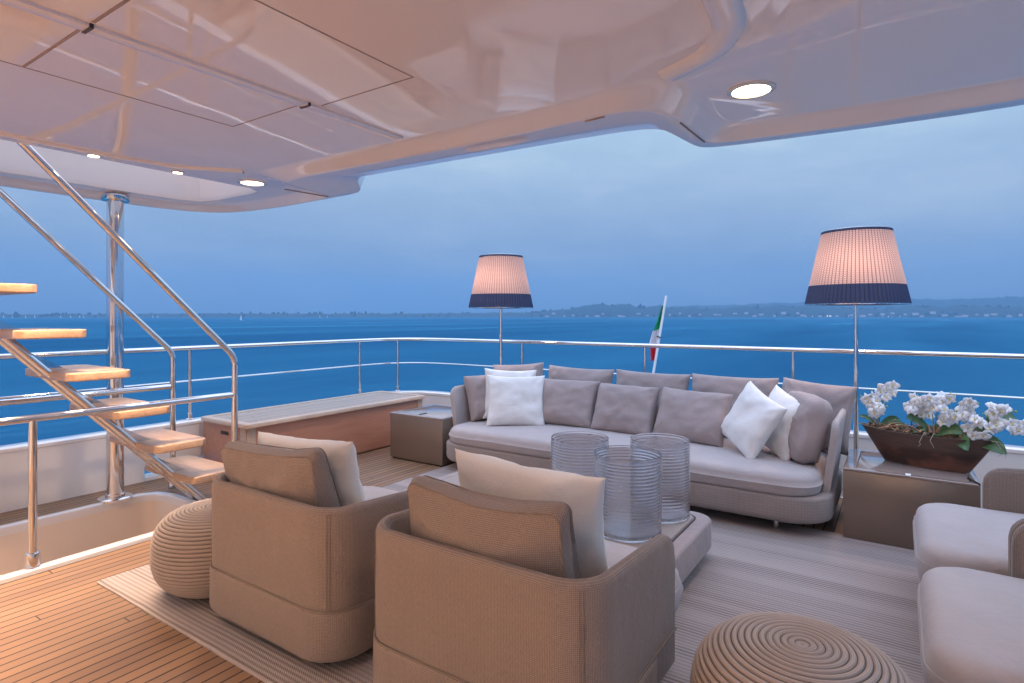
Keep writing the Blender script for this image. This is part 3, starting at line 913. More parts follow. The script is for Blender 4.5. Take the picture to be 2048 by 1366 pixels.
def handrail(x, label):
    e = empty('handrail', (x, 2.42, 0), label=label, cat='handrail', group='steel handrails of the stairs')
    bm = bmesh.new(); tube(bm, fillet([(0, .0, .05), (0, .0, 1.12), (0, -1.75, 2.905)], .06, 8), .022, 16); mk('rail', bm, M['steel'], e)
    bm = bmesh.new(); tube(bm, [(0, -.02, .842), (0, -3.6, .842)], .021, 14); mk('guard_bar', bm, M['steel'], e)
    for y in (0, -1.2, -2.4):
        if y:
            bm = bmesh.new(); tube(bm, [(0, y, .06), (0, y, .83)], .021, 14); mk('post', bm, M['steel'], e)
        bm = bmesh.new(); lathe(bm, [(.030, .0), (.034, .006), (.034, .075), (.031, .082), (.0225, .084)], 20, 0, y); mk('socket', bm, M['steel'], e)
    return e
h1 = handrail(-4.085, 'polished steel handrail on the near side of the stairs, ending beside the armchair'); h1.location.z = .028
h2 = handrail(-4.96 - .03, 'polished steel handrail on the far side of the stairs next to the thick pole'); h2.location.z = .028

# ------------------------------------------------------------------ teak locker
lk = empty('deck_locker', (-5.05, 4.0, 0), label='long low teak deck locker along the port bulwark', cat='locker')
bm = bmesh.new(); box(bm, -.37, .34, -1.10, 1.12, .012, .475, .006); mk('body', bm, M['teak_panel'], lk)
bm = bmesh.new(); box(bm, -.33, .33, -1.06, 1.10, .48, .5065); mk('lid', bm, M['teak_top'], lk, smooth=False)
bm = bmesh.new()
out = dense(rrect(.77, 2.28, .05, 5), .3); inn = dense(rrect(.61, 2.12, .02, 5), .3)
o4 = rrect(.77, 2.28, .05, 5); i4 = rrect(.61, 2.12, .012, 5)
rr = []
for lst, z in ((i4, .478), (o4, .478), (o4, .505), ([(x * .985, y * .995) for x, y in o4], .512), (i4, .512), (i4, .503)):
    rr.append([bm.verts.new((x, y + .01, z)) for x, y in lst])
for a, b in zip(rr, rr[1:]): band(bm, a, b)
mk('border', bm, M['teak_trim'], lk)
for x0, x1, y0, y1 in ((.3405, .346, -1.098, -1.02), (.3405, .346, 1.04, 1.118), ):
    bm = bmesh.new(); box(bm, x0, x1, y0, y1, .014, .474); mk('corner_post', bm, M['teak_trim'], lk)
bm = bmesh.new(); box(bm, .25, .336, -1.106, -1.1005, .014, .474); mk('corner_post', bm, M['teak_trim'], lk)
bm = bmesh.new(); box(bm, -.06, .06, -1.107, -1.1005, .385, .415, .002); mk('handle_slot', bm, M['seam'], lk)

# ------------------------------------------------------------------ rug
bm = bmesh.new(); 
o4 = dense(rrect(5.2, 3.04, .02, 3), .1)
rr = []
for ins, z in ((0, .001), (0, .009), (.006, .013)):
    rr.append([bm.verts.new((-1.03 + x * (1 - ins) + .006 * noise.noise(Vector((x * 2, y * 2, 0))), 2.88 + y * (1 - ins) + .008 * noise.noise(Vector((x * 2, y * 2, 4))), z)) for x, y in o4])
for a, b in zip(rr, rr[1:]): band(bm, a, b)
bm.faces.new(rr[-1])
rug = tag(mk('rug', bm, M['rug'], smooth=False), 'large striped grey-brown woven rug under the seating group', 'rug')
RZ = .013

# ------------------------------------------------------------------ armchairs
def shell_bm(w, d, rc, z0, z1, th, flare=0, front_drop=0, step=.04):
    """U shaped upholstered shell, open to +y; outer width w, arms reach y=d"""
    pts = [(w / 2, d), (w / 2, d * .6)]
    c = [(w / 2, d), (w / 2, rc)]
    path = []
    nn = max(2, int((d - rc) / step))
    ys_ = [d - q for q in (0, .006, .014, .026, .042, .062, .09)] + [d - .09 + (rc - d + .09) * k / nn for k in range(1, nn)]
    for q in ys_: path.append(((w / 2, q), (1, 0)))
    for k in range(13):
        a = R(-90 * k / 12); path.append(((w / 2 - rc + rc * math.cos(a), rc + rc * math.sin(a)), (math.cos(a), math.sin(a))))
    nb = max(2, int((w - 2 * rc) / .06))
    for k in range(1, nb): path.append(((w / 2 - rc - (w - 2 * rc) * k / nb, 0), (0, -1)))
    for k in range(13):
        a = R(-90 - 90 * k / 12); path.append(((-w / 2 + rc + rc * math.cos(a), rc + rc * math.sin(a)), (math.cos(a), math.sin(a))))
    for q in ys_[::-1]: path.append(((-w / 2, q), (-1, 0)))
    bm = bmesh.new(); uvl = bm.loops.layers.uv.verify()
    H = z1 - z0
    prof = [(0, z0), (0, z0 + H * .25), (0, z0 + H * .5), (0, z0 + H * .75), (0, z1 - .03), (-.004, z1 - .014), (-.014, z1 - .003), (-.028, z1), (-th + .014, z1 - .003), (-th + .004, z1 - .014), (-th, z1 - .03), (-th, z0 + H * .5), (-th, z0)]
    cols = []; s = 0; last = None; ss = []
    for (p, n) in path:
        if last is not None: s += math.hypot(p[0] - last[0], p[1] - last[1])
        last = p; ss.append(s)
        cl = []
        # arm fronts: round the top corner
        ed = d - p[1] if abs(n[0]) == 1 else 9
        for o, z in prof:
            zz = z
            if ed < .09 and z > z1 - .09:
                lim = z1 - .09 + math.sqrt(max(0, .09 ** 2 - (.09 - ed) ** 2))
                zz = min(z, lim - (z1 - z) * .3)
            if p[1] > rc and z > z0 + .6 * H: zz -= front_drop * (p[1] - rc) / (d - rc)
            fz = flare * max(0, (z - z0) / H)
            q = Vector((p[0] + n[0] * (o + fz), p[1] + n[1] * (o + fz * .6), zz))
            q += Vector((n[0], n[1], 0)) * .004 * noise.noise(Vector((s * 4, z * 5, w)))
            cl.append(bm.verts.new(q))
        cols.append(cl)
    for i, (a, b) in enumerate(zip(cols, cols[1:])):
        for k in range(len(prof) - 1):
            f = bm.faces.new((a[k], b[k], b[k + 1], a[k + 1]))
            vv = (prof[k], prof[k], prof[k + 1], prof[k + 1])
            for l, u_, pz in zip(f.loops, (ss[i], ss[i + 1], ss[i + 1], ss[i]), vv):
                l[uvl].uv = (u_, pz[1] - (pz[0] if k > 6 else 0))
    for cc in (cols[0], cols[-1]):
        f = bm.faces.new(cc)
        for l in f.loops: l[uvl].uv = (l.vert.co.x, l.vert.co.z)
    return bm
def piping_line(bm, w, d, rc, z, r, off=0.0):
    pts = [(w / 2 + off, d, z)]
    for k in range(9):
        a = R(-90 * k / 8); pts.append((w / 2 - rc + (rc + off) * math.cos(a), rc + (rc + off) * math.sin(a), z))
    for k in range(9):
        a = R(-90 - 90 * k / 8); pts.append((-w / 2 + rc + (rc + off) * math.cos(a), rc + (rc + off) * math.sin(a), z))
    pts.append((-w / 2 - off, d, z)); tube(bm, pts, r, 6)

def make_chair():
    e = empty('armchair', (0, 0, RZ))
    w, d = .96, .70
    mk('shell', shell_bm(w, d, .15, .13, .665, .05, front_drop=.04), M['taupe'], e, uv=False, angle=50)
    b = bmesh.new(); slab(b, w + .03, .63, .035, .26, .18, .022, 0, cy=.63 / 2 - .015, reb=.05); mk('base', b, M['taupe'], e)
    b = bmesh.new(); piping_line(b, w, d, .15, .257, .0045, .004)
    for sx in (-1, 1):
        for dx in (0, 5): tube(b, [(sx * (w / 2 - .15 + .1512 * math.cos(R(-48 - dx))), .15 + .1508 * math.sin(R(-48 - dx)), zz) for zz in (.262, .4, .52, .645)], .0014, 5)
    mk('piping', b, M['piping'], e)
    b = bmesh.new(); slab(b, .875, .94, .205, .42, .14, .062, .022, cy=.53, reb=.05, wob=.006, seed=2, bulge=.014); s_ = mk('seat_cushion', b, M['seat'], e)
    b = bmesh.new(); 
    o4 = dense(rrect(.875 + .012, .94 + .012, .145, 7), .09)
    tube(b, [(x, y + .53, .335) for x, y in o4] + [(o4[0][0], o4[0][1] + .53, .335)], .0035, 5, cap=False); mk('piping', b, M['seat'], s_)
    for sx in (-1, 1):
        for y in (.1, .5):
            b = bmesh.new(); tube(b, [(sx * .34, y, 0), (sx * .34, y, .05)], .022, 12); mk('foot', b, M['black'], e)
    return e
ch = make_chair()
chairs = []
for i, (x, y, rz, lab) in enumerate((
        (-2.32, 1.48, 0, 'taupe armchair seen from behind, between the ribbed pouf and the other armchair'),
        (-1.19, 1.47, 0, 'taupe armchair seen from behind in front of the glass vases'),
        (1.07, 3.56, 90, 'pale armchair facing left beside the cabinet with the orchids'),
        (1.07, 2.585, 90, 'pale armchair facing left beside the round pouf, nearest at the right edge'))):
    o = ch if i == 0 else copy_tree(ch)
    o.location = (x, y, RZ); o.rotation_euler = (0, 0, R(rz))
    tag(o, lab, 'armchair', 'armchairs around the coffee table'); chairs.append(o)

def loose(name, bm, m, c, yaw, lean, roll, label, cat, group, pipe=None):
    o = mk(name, bm, m, angle=75)
    orient(o, c, yaw, lean, roll); tag(o, label, cat, group)
    if pipe:
        w, h, t = pipe
        for sy in (-1, 1):
            b = bmesh.new(); o4 = dense(rrect(w - .008, h - .008, .04, 6), .12)
            pts = []
            for x, z in o4 + [o4[0]]:
                nn = noise.noise_vector(Vector((x * 3.1 + pipe_seed, z * 3.1, -sy * (t / 2 - .012) * 5))) * pipe_wob
                pts.append(sag(Vector((x + nn.x, sy * (t / 2 - .010) - nn.z, z + nn.y)), w, h))
            tube(b, pts, .0024, 6, cap=False); mk('piping', b, M['piping'], o)
    return o
pipe_wob = .03
# back cushions of the two near armchairs
for i, (c, yaw, lean, roll, seed, lab) in enumerate((
        ((-2.40, 1.645, .63), 2, -12, -2, 3, 'thick taupe back cushion with piping in the armchair beside the left pouf'),
        ((-1.195, 1.645, .63), 1, -11, 0, 11, 'thick taupe back cushion with piping in the armchair in front of the glass vases'))):
    pipe_seed = seed
    loose('back_cushion', boxcushion(.65, .45, .12, seed), M['taupe'], c, yaw, lean, roll, lab, 'cushion', 'back cushions of the armchairs', (.65, .45, .12))
def white_pillow(c, w, h, yaw, lean, roll, seed, label, m='cream_cloth', t=.17, pinch=.085):
    b = bmesh.new(); pillow(b, w, h, t, pinch, .45, seed, .010)
    return loose('pillow', b, M[m], c, yaw, lean, roll, label, 'pillow', 'white scatter pillows')
white_pillow((-2.37, 1.81, .635), .68, .50, 3, -15, -2, 5, 'cream pillow in the armchair beside the left pouf')
white_pillow((-1.175, 1.88, .65), .68, .52, -2, -12, 1, 8, 'cream pillow with a woven face in the armchair before the glass vases')

# ------------------------------------------------------------------ sofa
sf = empty('sofa', (-2.0, 4.13, 0), label='long grey-taupe outdoor sofa facing the coffee table', cat='sofa')
b = bmesh.new(); slab(b, 3.27, 1.2, .09, .272, .26, .02, 0, cy=.6, reb=.05); mk('base', b, M['taupe_rib'], sf)
b = bmesh.new(); slab(b, 3.13, 1.1, .268, .415, .22, .062, .02, cy=.545, reb=.035, wob=.006, bulge=.01); mk('seat_cushion', b, M['seat'], sf)
b = shell_bm(3.22, .95, .25, .262, .76, .045, .06)
for v in b.verts: v.co.y = 1.2 - v.co.y
b.normal_update(); mk('shell', b, M['sofa_shell'], sf, uv=False, angle=50)
for x in (-1.3, -.45, .45, 1.3):
    for y in (.14, 1.05):
        b = bmesh.new(); tube(b, [(x, y, .014 if y < .3 else 0), (x, y, .1)], .02, 12); mk('foot', b, M['steel'], sf)

SG = 'taupe cushions on the sofa'
def cush(c, w, h, t, yaw, lean, roll, seed, label):
    b = bmesh.new(); pillow(b, w, h, t, .055, .38, seed, .012)
    return loose('sofa_cushion', b, M['cushion'], c, yaw, lean, roll, label, 'cushion', SG)
# back row
for c, w, yaw, roll, lab in (
        ((-3.36, 5.13, .69), .58, 12, -4, 'leftmost taupe cushion of the back row, behind the two white pillows'),
        ((-2.66, 5.15, .685), .72, 1, 1, 'taupe cushion in the back row, second from the left lamp'),
        ((-1.92, 5.15, .68), .72, 0, 1, 'middle taupe cushion of the back row below the flagstaff'),
        ((-1.19, 5.14, .685), .72, -1, 0, 'taupe cushion in the back row below the railing post, left of the end one'),
        ((-.56, 5.08, .68), .56, -16, 3, 'rightmost taupe cushion of the back row, creased, next to the larger lamp pole')):
    cush(c, w, .52, .17, yaw, 12, roll, c[0] * 3, lab)
# front row
for c, w, h, yaw, lean, roll, lab in (
        ((-3.43, 4.74, .645), .52, .46, 62, 17, -3, 'taupe cushion leaning in the left arm of the sofa'),
        ((-2.64, 4.84, .63), .64, .46, 3, 25, 0, 'taupe cushion in the front row right beside the left white pillows'),
        ((-2.03, 4.83, .62), .58, .46, -1, 26, 1, 'middle taupe cushion of the front row'),
        ((-1.43, 4.80, .62), .60, .46, -4, 27, 2, 'taupe cushion in the front row touching the right white pillow')):
    cush(c, w, h, .21, yaw, lean, roll, c[0] * 5 + 1, lab)
pipe_seed = 21
b = bmesh.new(); slab(b, .50, .47, -.085, .085, .09, .05, .035, reb=.05, wob=.03, seed=21, bulge=.012, step=.04, m=12, fold=.005)
for v in b.verts: v.co = Vector((v.co.x, -v.co.z, v.co.y))
loose('sofa_cushion', b, M['cushion'], (-.585, 4.66, .65), -64, 14, 3, 'boxed taupe cushion standing against the right arm of the sofa', 'cushion', SG)
white_pillow((-3.03, 4.59, .645), .56, .50, 36, 18, 1, 12, 'front white pillow of the pair at the left end of the sofa', 'white_cloth', .15)
white_pillow((-3.20, 4.74, .68), .52, .50, 34, 12, 2, 14, 'white pillow peeking out behind another at the left end of the sofa', 'white_cloth', .13)
white_pillow((-.93, 4.60, .665), .48, .48, -38, 22, 20, 15, 'tilted white pillow in front at the right end of the sofa', 'white_cloth', .15)
white_pillow((-.74, 4.70, .655), .47, .47, -46, 18, 12, 18, 'white pillow between the tilted white one and the boxed cushion', 'white_cloth', .13)

# ------------------------------------------------------------------ coffee table
ct = empty('coffee_table', (-1.88, 3.05, RZ), label='low rectangular taupe coffee table carrying the three glass vases', cat='coffee table')
b = bmesh.new(); slab(b, 1.92, 1.04, .06, .245, .11, .018, 0, reb=.03); mk('body', b, M['cushion'], ct)
b = bmesh.new(); slab(b, 1.74, .86, .2465, .254, .07, .003, 0, reb=.001); mk('top', b, M['table'], ct)
b = bmesh.new(); o4 = rrect(1.76, .88, .075, 6); tube(b, [(x, y, .2455) for x, y in o4] + [(o4[0][0], o4[0][1], .2455)], .005, 6, cap=False); mk('groove', b, M['seam'], ct)
b = bmesh.new(); box(b, -.86, .86, -.44, .44, 0, .06); mk('plinth', b, M['black'], ct)

# vases
def make_vase(r, h):
    b = bmesh.new(); prof = []
    n = 260
    for i in range(n + 1):
        z = .012 + (h - .012) * i / n
        t = z / h
        k = min(1, max(0, (t - .10) / .08)) * (1 if t < .93 else max(0, (1 - t) / .07))
        strong = .55 + .9 * max(0, min(1, (t - .3) / .2))
        rip = .0012 * strong * math.sin(z * 2 * PI / .0178 + .8 * math.sin(z * 31)) * k
        prof.append((r + rip, z))
    inner = [(r - .0045 - .0006 * math.sin(z * 2 * PI / .019), z) for _, z in prof[::6][::-1]]
    full = [(.001, 0), (r * .5, 0), (r * .9, 0), (r * .975, .004)] + prof + [(r - .001, h + .002), (r - .0035, h + .002)] + [p for p in inner if p[1] > .016] + [(r * .95, .014), (r * .5, .012), (.001, .012)]
    lathe(b, full, 72, cap0=False, cap1=False)
    return b
for x, y, r, h, lab in ((-1.245, 3.0, .182, .43, 'ribbed clear glass vase in front of the other two on the coffee table'),
                        (-1.63, 3.18, .175, .44, 'ribbed clear glass vase standing left behind the front vase'),
                        (-1.19, 3.36, .172, .45, 'ribbed clear glass vase standing right behind the front vase')):
    o = mk('glass_vase', make_vase(r, h), M['glass'], None, angle=60); o.location = (x, y, RZ + .2555)
    tag(o, lab, 'vase', 'ribbed glass vases')

# ------------------------------------------------------------------ poufs
def make_pouf():
    prof = []; n = 620
    Rm, Hh = .322, .45
    S = 0; last = None; base = []
    for i in range(n + 1):
        a = -PI / 2 + PI * i / n
        ca, sa = math.cos(a), math.sin(a)
        rr = Rm * (abs(ca) ** .54); zz = Hh / 2 + Hh / 2 * math.copysign(abs(sa) ** .72, sa)
        if zz < Hh * .5: rr *= 1 - .13 * ((Hh * .5 - zz) / (Hh * .5)) ** 2
        base.append((rr, zz))
    out = []; SV = []
    for i, (r_, z) in enumerate(base):
        p0 = base[max(i - 1, 0)]; p1 = base[min(i + 1, n)]
        tx, tz = p1[0] - p0[0], p1[1] - p0[1]; L = math.hypot(tx, tz) or 1
        if last: S += math.hypot(r_ - last[0], z - last[1])
        last = (r_, z)
        SV.append(S)
        k = .0095 * (abs(math.sin(S * PI / .0205)) ** .6 - .6)
        nx, nz = tz / L, -tx / L
        out.append((max(.001, r_ + nx * k), max(0.0, z + nz * k)))
    b = bmesh.new(); lathe(b, out, 72, uvs=True, sv=SV); return b
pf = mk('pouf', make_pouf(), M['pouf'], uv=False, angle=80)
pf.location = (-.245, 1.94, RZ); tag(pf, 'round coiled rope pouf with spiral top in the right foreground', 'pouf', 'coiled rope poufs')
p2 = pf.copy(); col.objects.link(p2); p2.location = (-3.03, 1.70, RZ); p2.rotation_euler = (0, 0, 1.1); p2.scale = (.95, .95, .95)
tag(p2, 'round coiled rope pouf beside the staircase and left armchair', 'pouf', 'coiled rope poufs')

# ------------------------------------------------------------------ side cabinets
def make_cabinet(w, d):
    e = empty('side_cabinet')
    b = bmesh.new(); box(b, -w / 2, w / 2, 0, d, .015, .45, .004); mk('body', b, M['cabinet'], e)
    b = bmesh.new(); box(b, -w / 2 + .02, w / 2 - .02, .02, d - .02, 0, .016); mk('plinth', b, M['black'], e)
    b = bmesh.new()
    o4 = [(-w / 2, 0), (w / 2, 0), (w / 2, d), (-w / 2, d)]; i4 = [(-w / 2 + .07, .04), (w / 2 - .04, .04), (w / 2 - .04, d - .05), (-w / 2 + .07, d - .05)]
    rr = [[b.verts.new((x, y, z)) for x, y in l] for l, z in ((i4, .452), (o4, .452), (o4, .462), ([(x * .99, .003 + y * .99) for x, y in o4], .465), (i4, .465), (i4, .4525))]
    for a, c_ in zip(rr, rr[1:]): band(b, a, c_)
    mk('top_frame', b, M['cab_top'], e)
    b = bmesh.new(); box(b, -w / 2 + .076, w / 2 - .046, .046, d - .056, .4525, .463, .001); mk('lid', b, M['cab_top'], e)
    return e
cr = make_cabinet(.70, .66); cr.location = (.04, 4.33, 0)
tag(cr, 'low bronze-taupe cabinet under the orchid planter', 'cabinet', 'bronze side cabinets')
cl = copy_tree(cr); cl.location = (-3.99, 4.24, 0)
tag(cl, 'low bronze-taupe cabinet between the teak locker and sofa', 'cabinet', 'bronze side cabinets')
b = bmesh.new(); box(b, -.014, .014, -.002, .045, .463, .469, .001); mk('pull_tab', b, M['sail'], cr)
b = bmesh.new(); tube(b, [(.30, .12, .468), (.345, -.001, .468)], .006, 6); mk('strap', b, M['black'], cr)
b = bmesh.new(); box(b, -.01, .01, .06, .16, .463, .470, .002); mk('pull_tab', b, M['black'], cl)

# ------------------------------------------------------------------ floor lamps
def make_lamp():
    e = empty('floor_lamp')
    b = bmesh.new(); lathe(b, [(.16, 0), (.16, .012), (.15, .018), (.03, .022), (.021, .03)], 40); mk('base', b, M['steel'], e)
    b = bmesh.new(); tube(b, [(0, 0, .02), (0, 0, 1.98)], .0185, 20); mk('pole', b, M['steel'], e)
    z0, z1, r0, r1 = 1.545, 2.13, .365, .242
    NS = 74
    def cone(za, zb, mname, pname, parent, grow=0.0, m=18, sub=6):
        b = bmesh.new(); uvl = b.loops.layers.uv.verify(); rings = []
        seg = NS * sub
        for j in range(m + 1):
            z = za + (zb - za) * j / m; r = r0 + (r1 - r0) * (z - z0) / (z1 - z0)
            ring = []
            for k in range(seg):
                ph = (k % sub) / sub
                rr = r + grow + .0042 * math.sin(PI * ph) ** .7 if ph else r + grow - .001
                ring.append(b.verts.new((rr * math.cos(2 * PI * k / seg), rr * math.sin(2 * PI * k / seg), z)))
            rings.append(ring)
        for j in range(m):
            for k in range(seg):
                k2 = (k + 1) % seg
                f = b.faces.new((rings[j][k], rings[j][k2], rings[j + 1][k2], rings[j + 1][k]))
                zz = (za + (zb - za) * j / m, za + (zb - za) * (j + 1) / m)
                for l, u_, v_ in zip(f.loops, (k, k + 1, k + 1, k), (zz[0], zz[0], zz[1], zz[1])): l[uvl].uv = (u_ / sub, v_)
        return mk(pname, b, M[mname], parent, uv=False, angle=60)
    s = cone(z0 + .148, z1 - .018, 'shade', 'lamp_shade', e)
    cone(z0, z0 + .15, 'shade_dark', 'lower_band', s, .001, 6)
    cone(z1 - .02, z1, 'shade_dark', 'upper_band', s, .002, 3)
    b = bmesh.new()
    for r_, z in ((r0, z0), (r1, z1)):
        tube(b, [(r_ * math.cos(2 * PI * k / 64), r_ * math.sin(2 * PI * k / 64), z) for k in range(65)], .005, 6, cap=False)
    for k in range(3):
        a = 2 * PI * k / 3; tube(b, [(0, 0, 1.97), (r1 * math.cos(a), r1 * math.sin(a), z1 - .01)], .003, 5)
    mk('frame', b, M['steel'], s)
    b = bmesh.new(); bmesh.ops.create_uvsphere(b, u_segments=16, v_segments=10, radius=.04, matrix=Matrix.Translation((0, 0, 1.84))); mk('bulb', b, M['bulb'], e)
    L = bpy.data.lights.new('lamp_glow', 'POINT'); L.energy = 34; L.color = (1, .64, .48); L.shadow_soft_size = .06
    o = bpy.data.objects.new('glow', L); col.objects.link(o); o.parent = e; o.location = (.0, -.07, 1.84)
    return e
lp = make_lamp(); lp.location = (-.295, 5.40, 0)
tag(lp, 'floor lamp with woven conical shade between the sofa and the orchids', 'floor lamp', 'floor lamps behind the sofa')
l2 = copy_tree(lp); l2.location = (-3.78, 5.42, 0)
tag(l2, 'floor lamp with woven conical shade behind the white pillows of the sofa', 'floor lamp', 'floor lamps behind the sofa')

# ------------------------------------------------------------------ planter and orchids
pn = empty('planter', (.135, 4.68, .4655), R(-15), label='long boat-shaped dark wooden planter on the cabinet', cat='planter')
def boat(b, L0, L1, W0, W1, Hh, th):
    n = 40
    def outline(t, inset=0):
        l = (L0 + (L1 - L0) * t) / 2 - inset; w = (W0 + (W1 - W0) * t ** .8) / 2 - inset
        o = []
        for k in range(n):
            a = 2 * PI * k / n; ca, sa = math.cos(a), math.sin(a)
            o.append((l * math.copysign(abs(ca) ** .85, ca), w * math.copysign(abs(sa) ** 1.1, sa)))
        return o
    rings = []
    def zt(x, t): return Hh * t + .012 * t * abs(x / (L1 / 2)) ** 2
    for t in (0, .1, .25, .4, .55, .7, .85, 1):
        rings.append([b.verts.new((x, y, zt(x, t))) for x, y in outline(t)])
    for t in (1, .8, .6):
        rings.append([b.verts.new((x, y, zt(x, t))) for x, y in outline(t, th)])
    for a, c_ in zip(rings, rings[1:]): band(b, a, c_)
    b.faces.new(rings[0][::-1]); b.faces.new(rings[-1])
b = bmesh.new(); boat(b, .47, .75, .12, .24, .215, .014); mk('bowl', b, M['bowl'], pn)
b = bmesh.new()
for i in range(90):
    x = rng.uniform(-.33, .33); y = rng.uniform(-.085, .085) * (1 - abs(x) / .42)
    ln = rng.uniform(.04, .11); a = rng.uniform(0, PI); up = rng.uniform(-.2, .9)
    p0 = Vector((x, y, .195 + rng.uniform(0, .035))); dd = Vector((math.cos(a) * math.cos(up), .5 * math.sin(a) * math.cos(up), abs(math.sin(up)))) * ln
    mid = p0 + dd * .5 + Vector((0, 0, rng.uniform(.005, .02)))
    tube(b, [p0, mid, p0 + dd], rng.uniform(.006, .013), 6, r1=.003)
tag(mk('bark_mulch', b, M['bark'], pn), kind='stuff')

def leaf_bm(b, p, az, ln, w, droop, rise):
    rows = []; d = Vector((math.cos(az), math.sin(az), 0)); s = Vector((-math.sin(az), math.cos(az), 0))
    bk = R(rng.uniform(40, 65)) * (1 if s.y > 0 else -1); s = s * math.cos(bk) + Vector((0, 0, math.sin(bk)))
    n = 10
    for i in range(n + 1):
        t = i / n
        c_ = p + d * ln * t + Vector((0, 0, rise * math.sin(t * PI * .6) - droop * t * t))
        ww = w / 2 * math.sin(PI * min(1, t * .92 + .08)) ** .55
        rows.append([c_ + s * ww * k + Vector((0, -abs(k) * ww * .25, abs(k) * ww * .15)) for k in (-1, -.5, 0, .5, 1)])
    th = Vector((0, 0, -.0025))
    A = [[b.verts.new(q) for q in r] for r in rows]; B_ = [[b.verts.new(q + th) for q in r] for r in rows]
    for i in range(n):
        for j in range(4):
            b.faces.new((A[i][j], A[i][j + 1], A[i + 1][j + 1], A[i + 1][j])); b.faces.new((B_[i][j], B_[i + 1][j], B_[i + 1][j + 1], B_[i][j + 1]))
        b.faces.new((A[i][0], A[i + 1][0], B_[i + 1][0], B_[i][0])); b.faces.new((A[i][4], B_[i][4], B_[i + 1][4], A[i + 1][4]))
    for r_ in (0, n):
        for j in range(4): b.faces.new((A[r_][j], B_[r_][j], B_[r_][j + 1], A[r_][j + 1]))

def blossom_mesh(seed):
    b = bmesh.new(); rg = random.Random(seed)
    def petal(ang, ln, w, tilt):
        rot = Matrix.Rotation(ang, 3, 'Y')
        rows = []
        for i in range(6):
            t = i / 5; ww = w / 2 * math.sin(PI * min(.97, .12 + t * .88)) ** .7
            rows.append([rot @ Vector((ww * k, -.006 * math.sin(t * PI) - tilt * t * t - abs(k) * .003 + rg.uniform(-.001, .001), ln * t)) for k in (-1, 0, 1)])
        th = Vector((0, .0012, 0))
        A = [[b.verts.new(q) for q in r] for r in rows]; B_ = [[b.verts.new(q + th) for q in r] for r in rows]
        for i in range(5):
            for j in range(2):
                b.faces.new((A[i][j], A[i][j + 1], A[i + 1][j + 1], A[i + 1][j])); b.faces.new((B_[i][j], B_[i + 1][j], B_[i + 1][j + 1], B_[i][j + 1]))
            b.faces.new((A[i][0], A[i + 1][0], B_[i + 1][0], B_[i][0])); b.faces.new((A[i][2], B_[i][2], B_[i + 1][2], A[i + 1][2]))
        for j in range(2): b.faces.new((A[5][j], A[5][j + 1], B_[5][j + 1], B_[5][j]))
    for ang, ln, w in ((0, .032, .022), (R(75), .036, .036), (R(-75), .036, .036), (R(142), .032, .022), (R(-142), .032, .022)):
        petal(ang, ln, w, rg.uniform(-.004, .010))
    bmesh.ops.recalc_face_normals(b, faces=b.faces)
    for f in b.faces: f.smooth = True
    me = bpy.data.meshes.new('blossom'); b.to_mesh(me); b.free(); me.materials.append(M['petal'])
    return me
b = bmesh.new(); bmesh.ops.create_icosphere(b, subdivisions=1, radius=.006, matrix=Matrix.Translation((0, -.006, -.002)) @ Matrix.Diagonal((1, 1.3, 1.2, 1)))
lipme = bpy.data.meshes.new('lip'); b.to_mesh(lipme); b.free(); lipme.materials.append(M['lip'])
bl_meshes = [blossom_mesh(s) for s in range(5)]
labels = ['orchid at the left tip of the planter with a dense tall cluster of white flowers', 'orchid left of the middle of the planter with white blossoms over bark', 'orchid in the middle of the planter with the highest dense white blossoms', 'orchid right of the middle of the planter with white blossoms arching right', 'orchid at the right tip of the planter with a long spray reaching right']
plants = (  # base x, tips of its sprays (x, y, z), blossoms per spray, leaves (azimuth, length, width, rise, droop)
    (-.27, [(-.32, -.02, .40, 7), (-.20, .03, .49, 8), (-.24, -.05, .36, 5)], [(200, .10, .03, .07, 0), (40, .12, .05, .06, .0)]),
    (-.08, [(-.02, -.02, .40, 7), (.02, .03, .36, 5), (-.06, .02, .42, 3)], [(20, .13, .04, .05, .03), (170, .12, .04, .06, .03)]),
    (.05, [(.12, .0, .47, 8), (.02, -.04, .44, 6), (.16, -.04, .36, 5)], [(-20, .15, .075, .07, .03), (215, .14, .06, .10, .0), (60, .16, .07, .09, .03)]),
    (.17, [(.24, .0, .43, 7), (.29, -.03, .36, 6), (.31, -.03, .28, 4)], [(15, .15, .08, .07, .05), (-60, .15, .07, .02, .06)]),
    (.27, [(.42, .0, .40, 6), (.50, -.02, .34, 7)], [(25, .17, .10, .16, .02), (-25, .15, .08, .02, .06), (190, .12, .06, .02, .05)]))
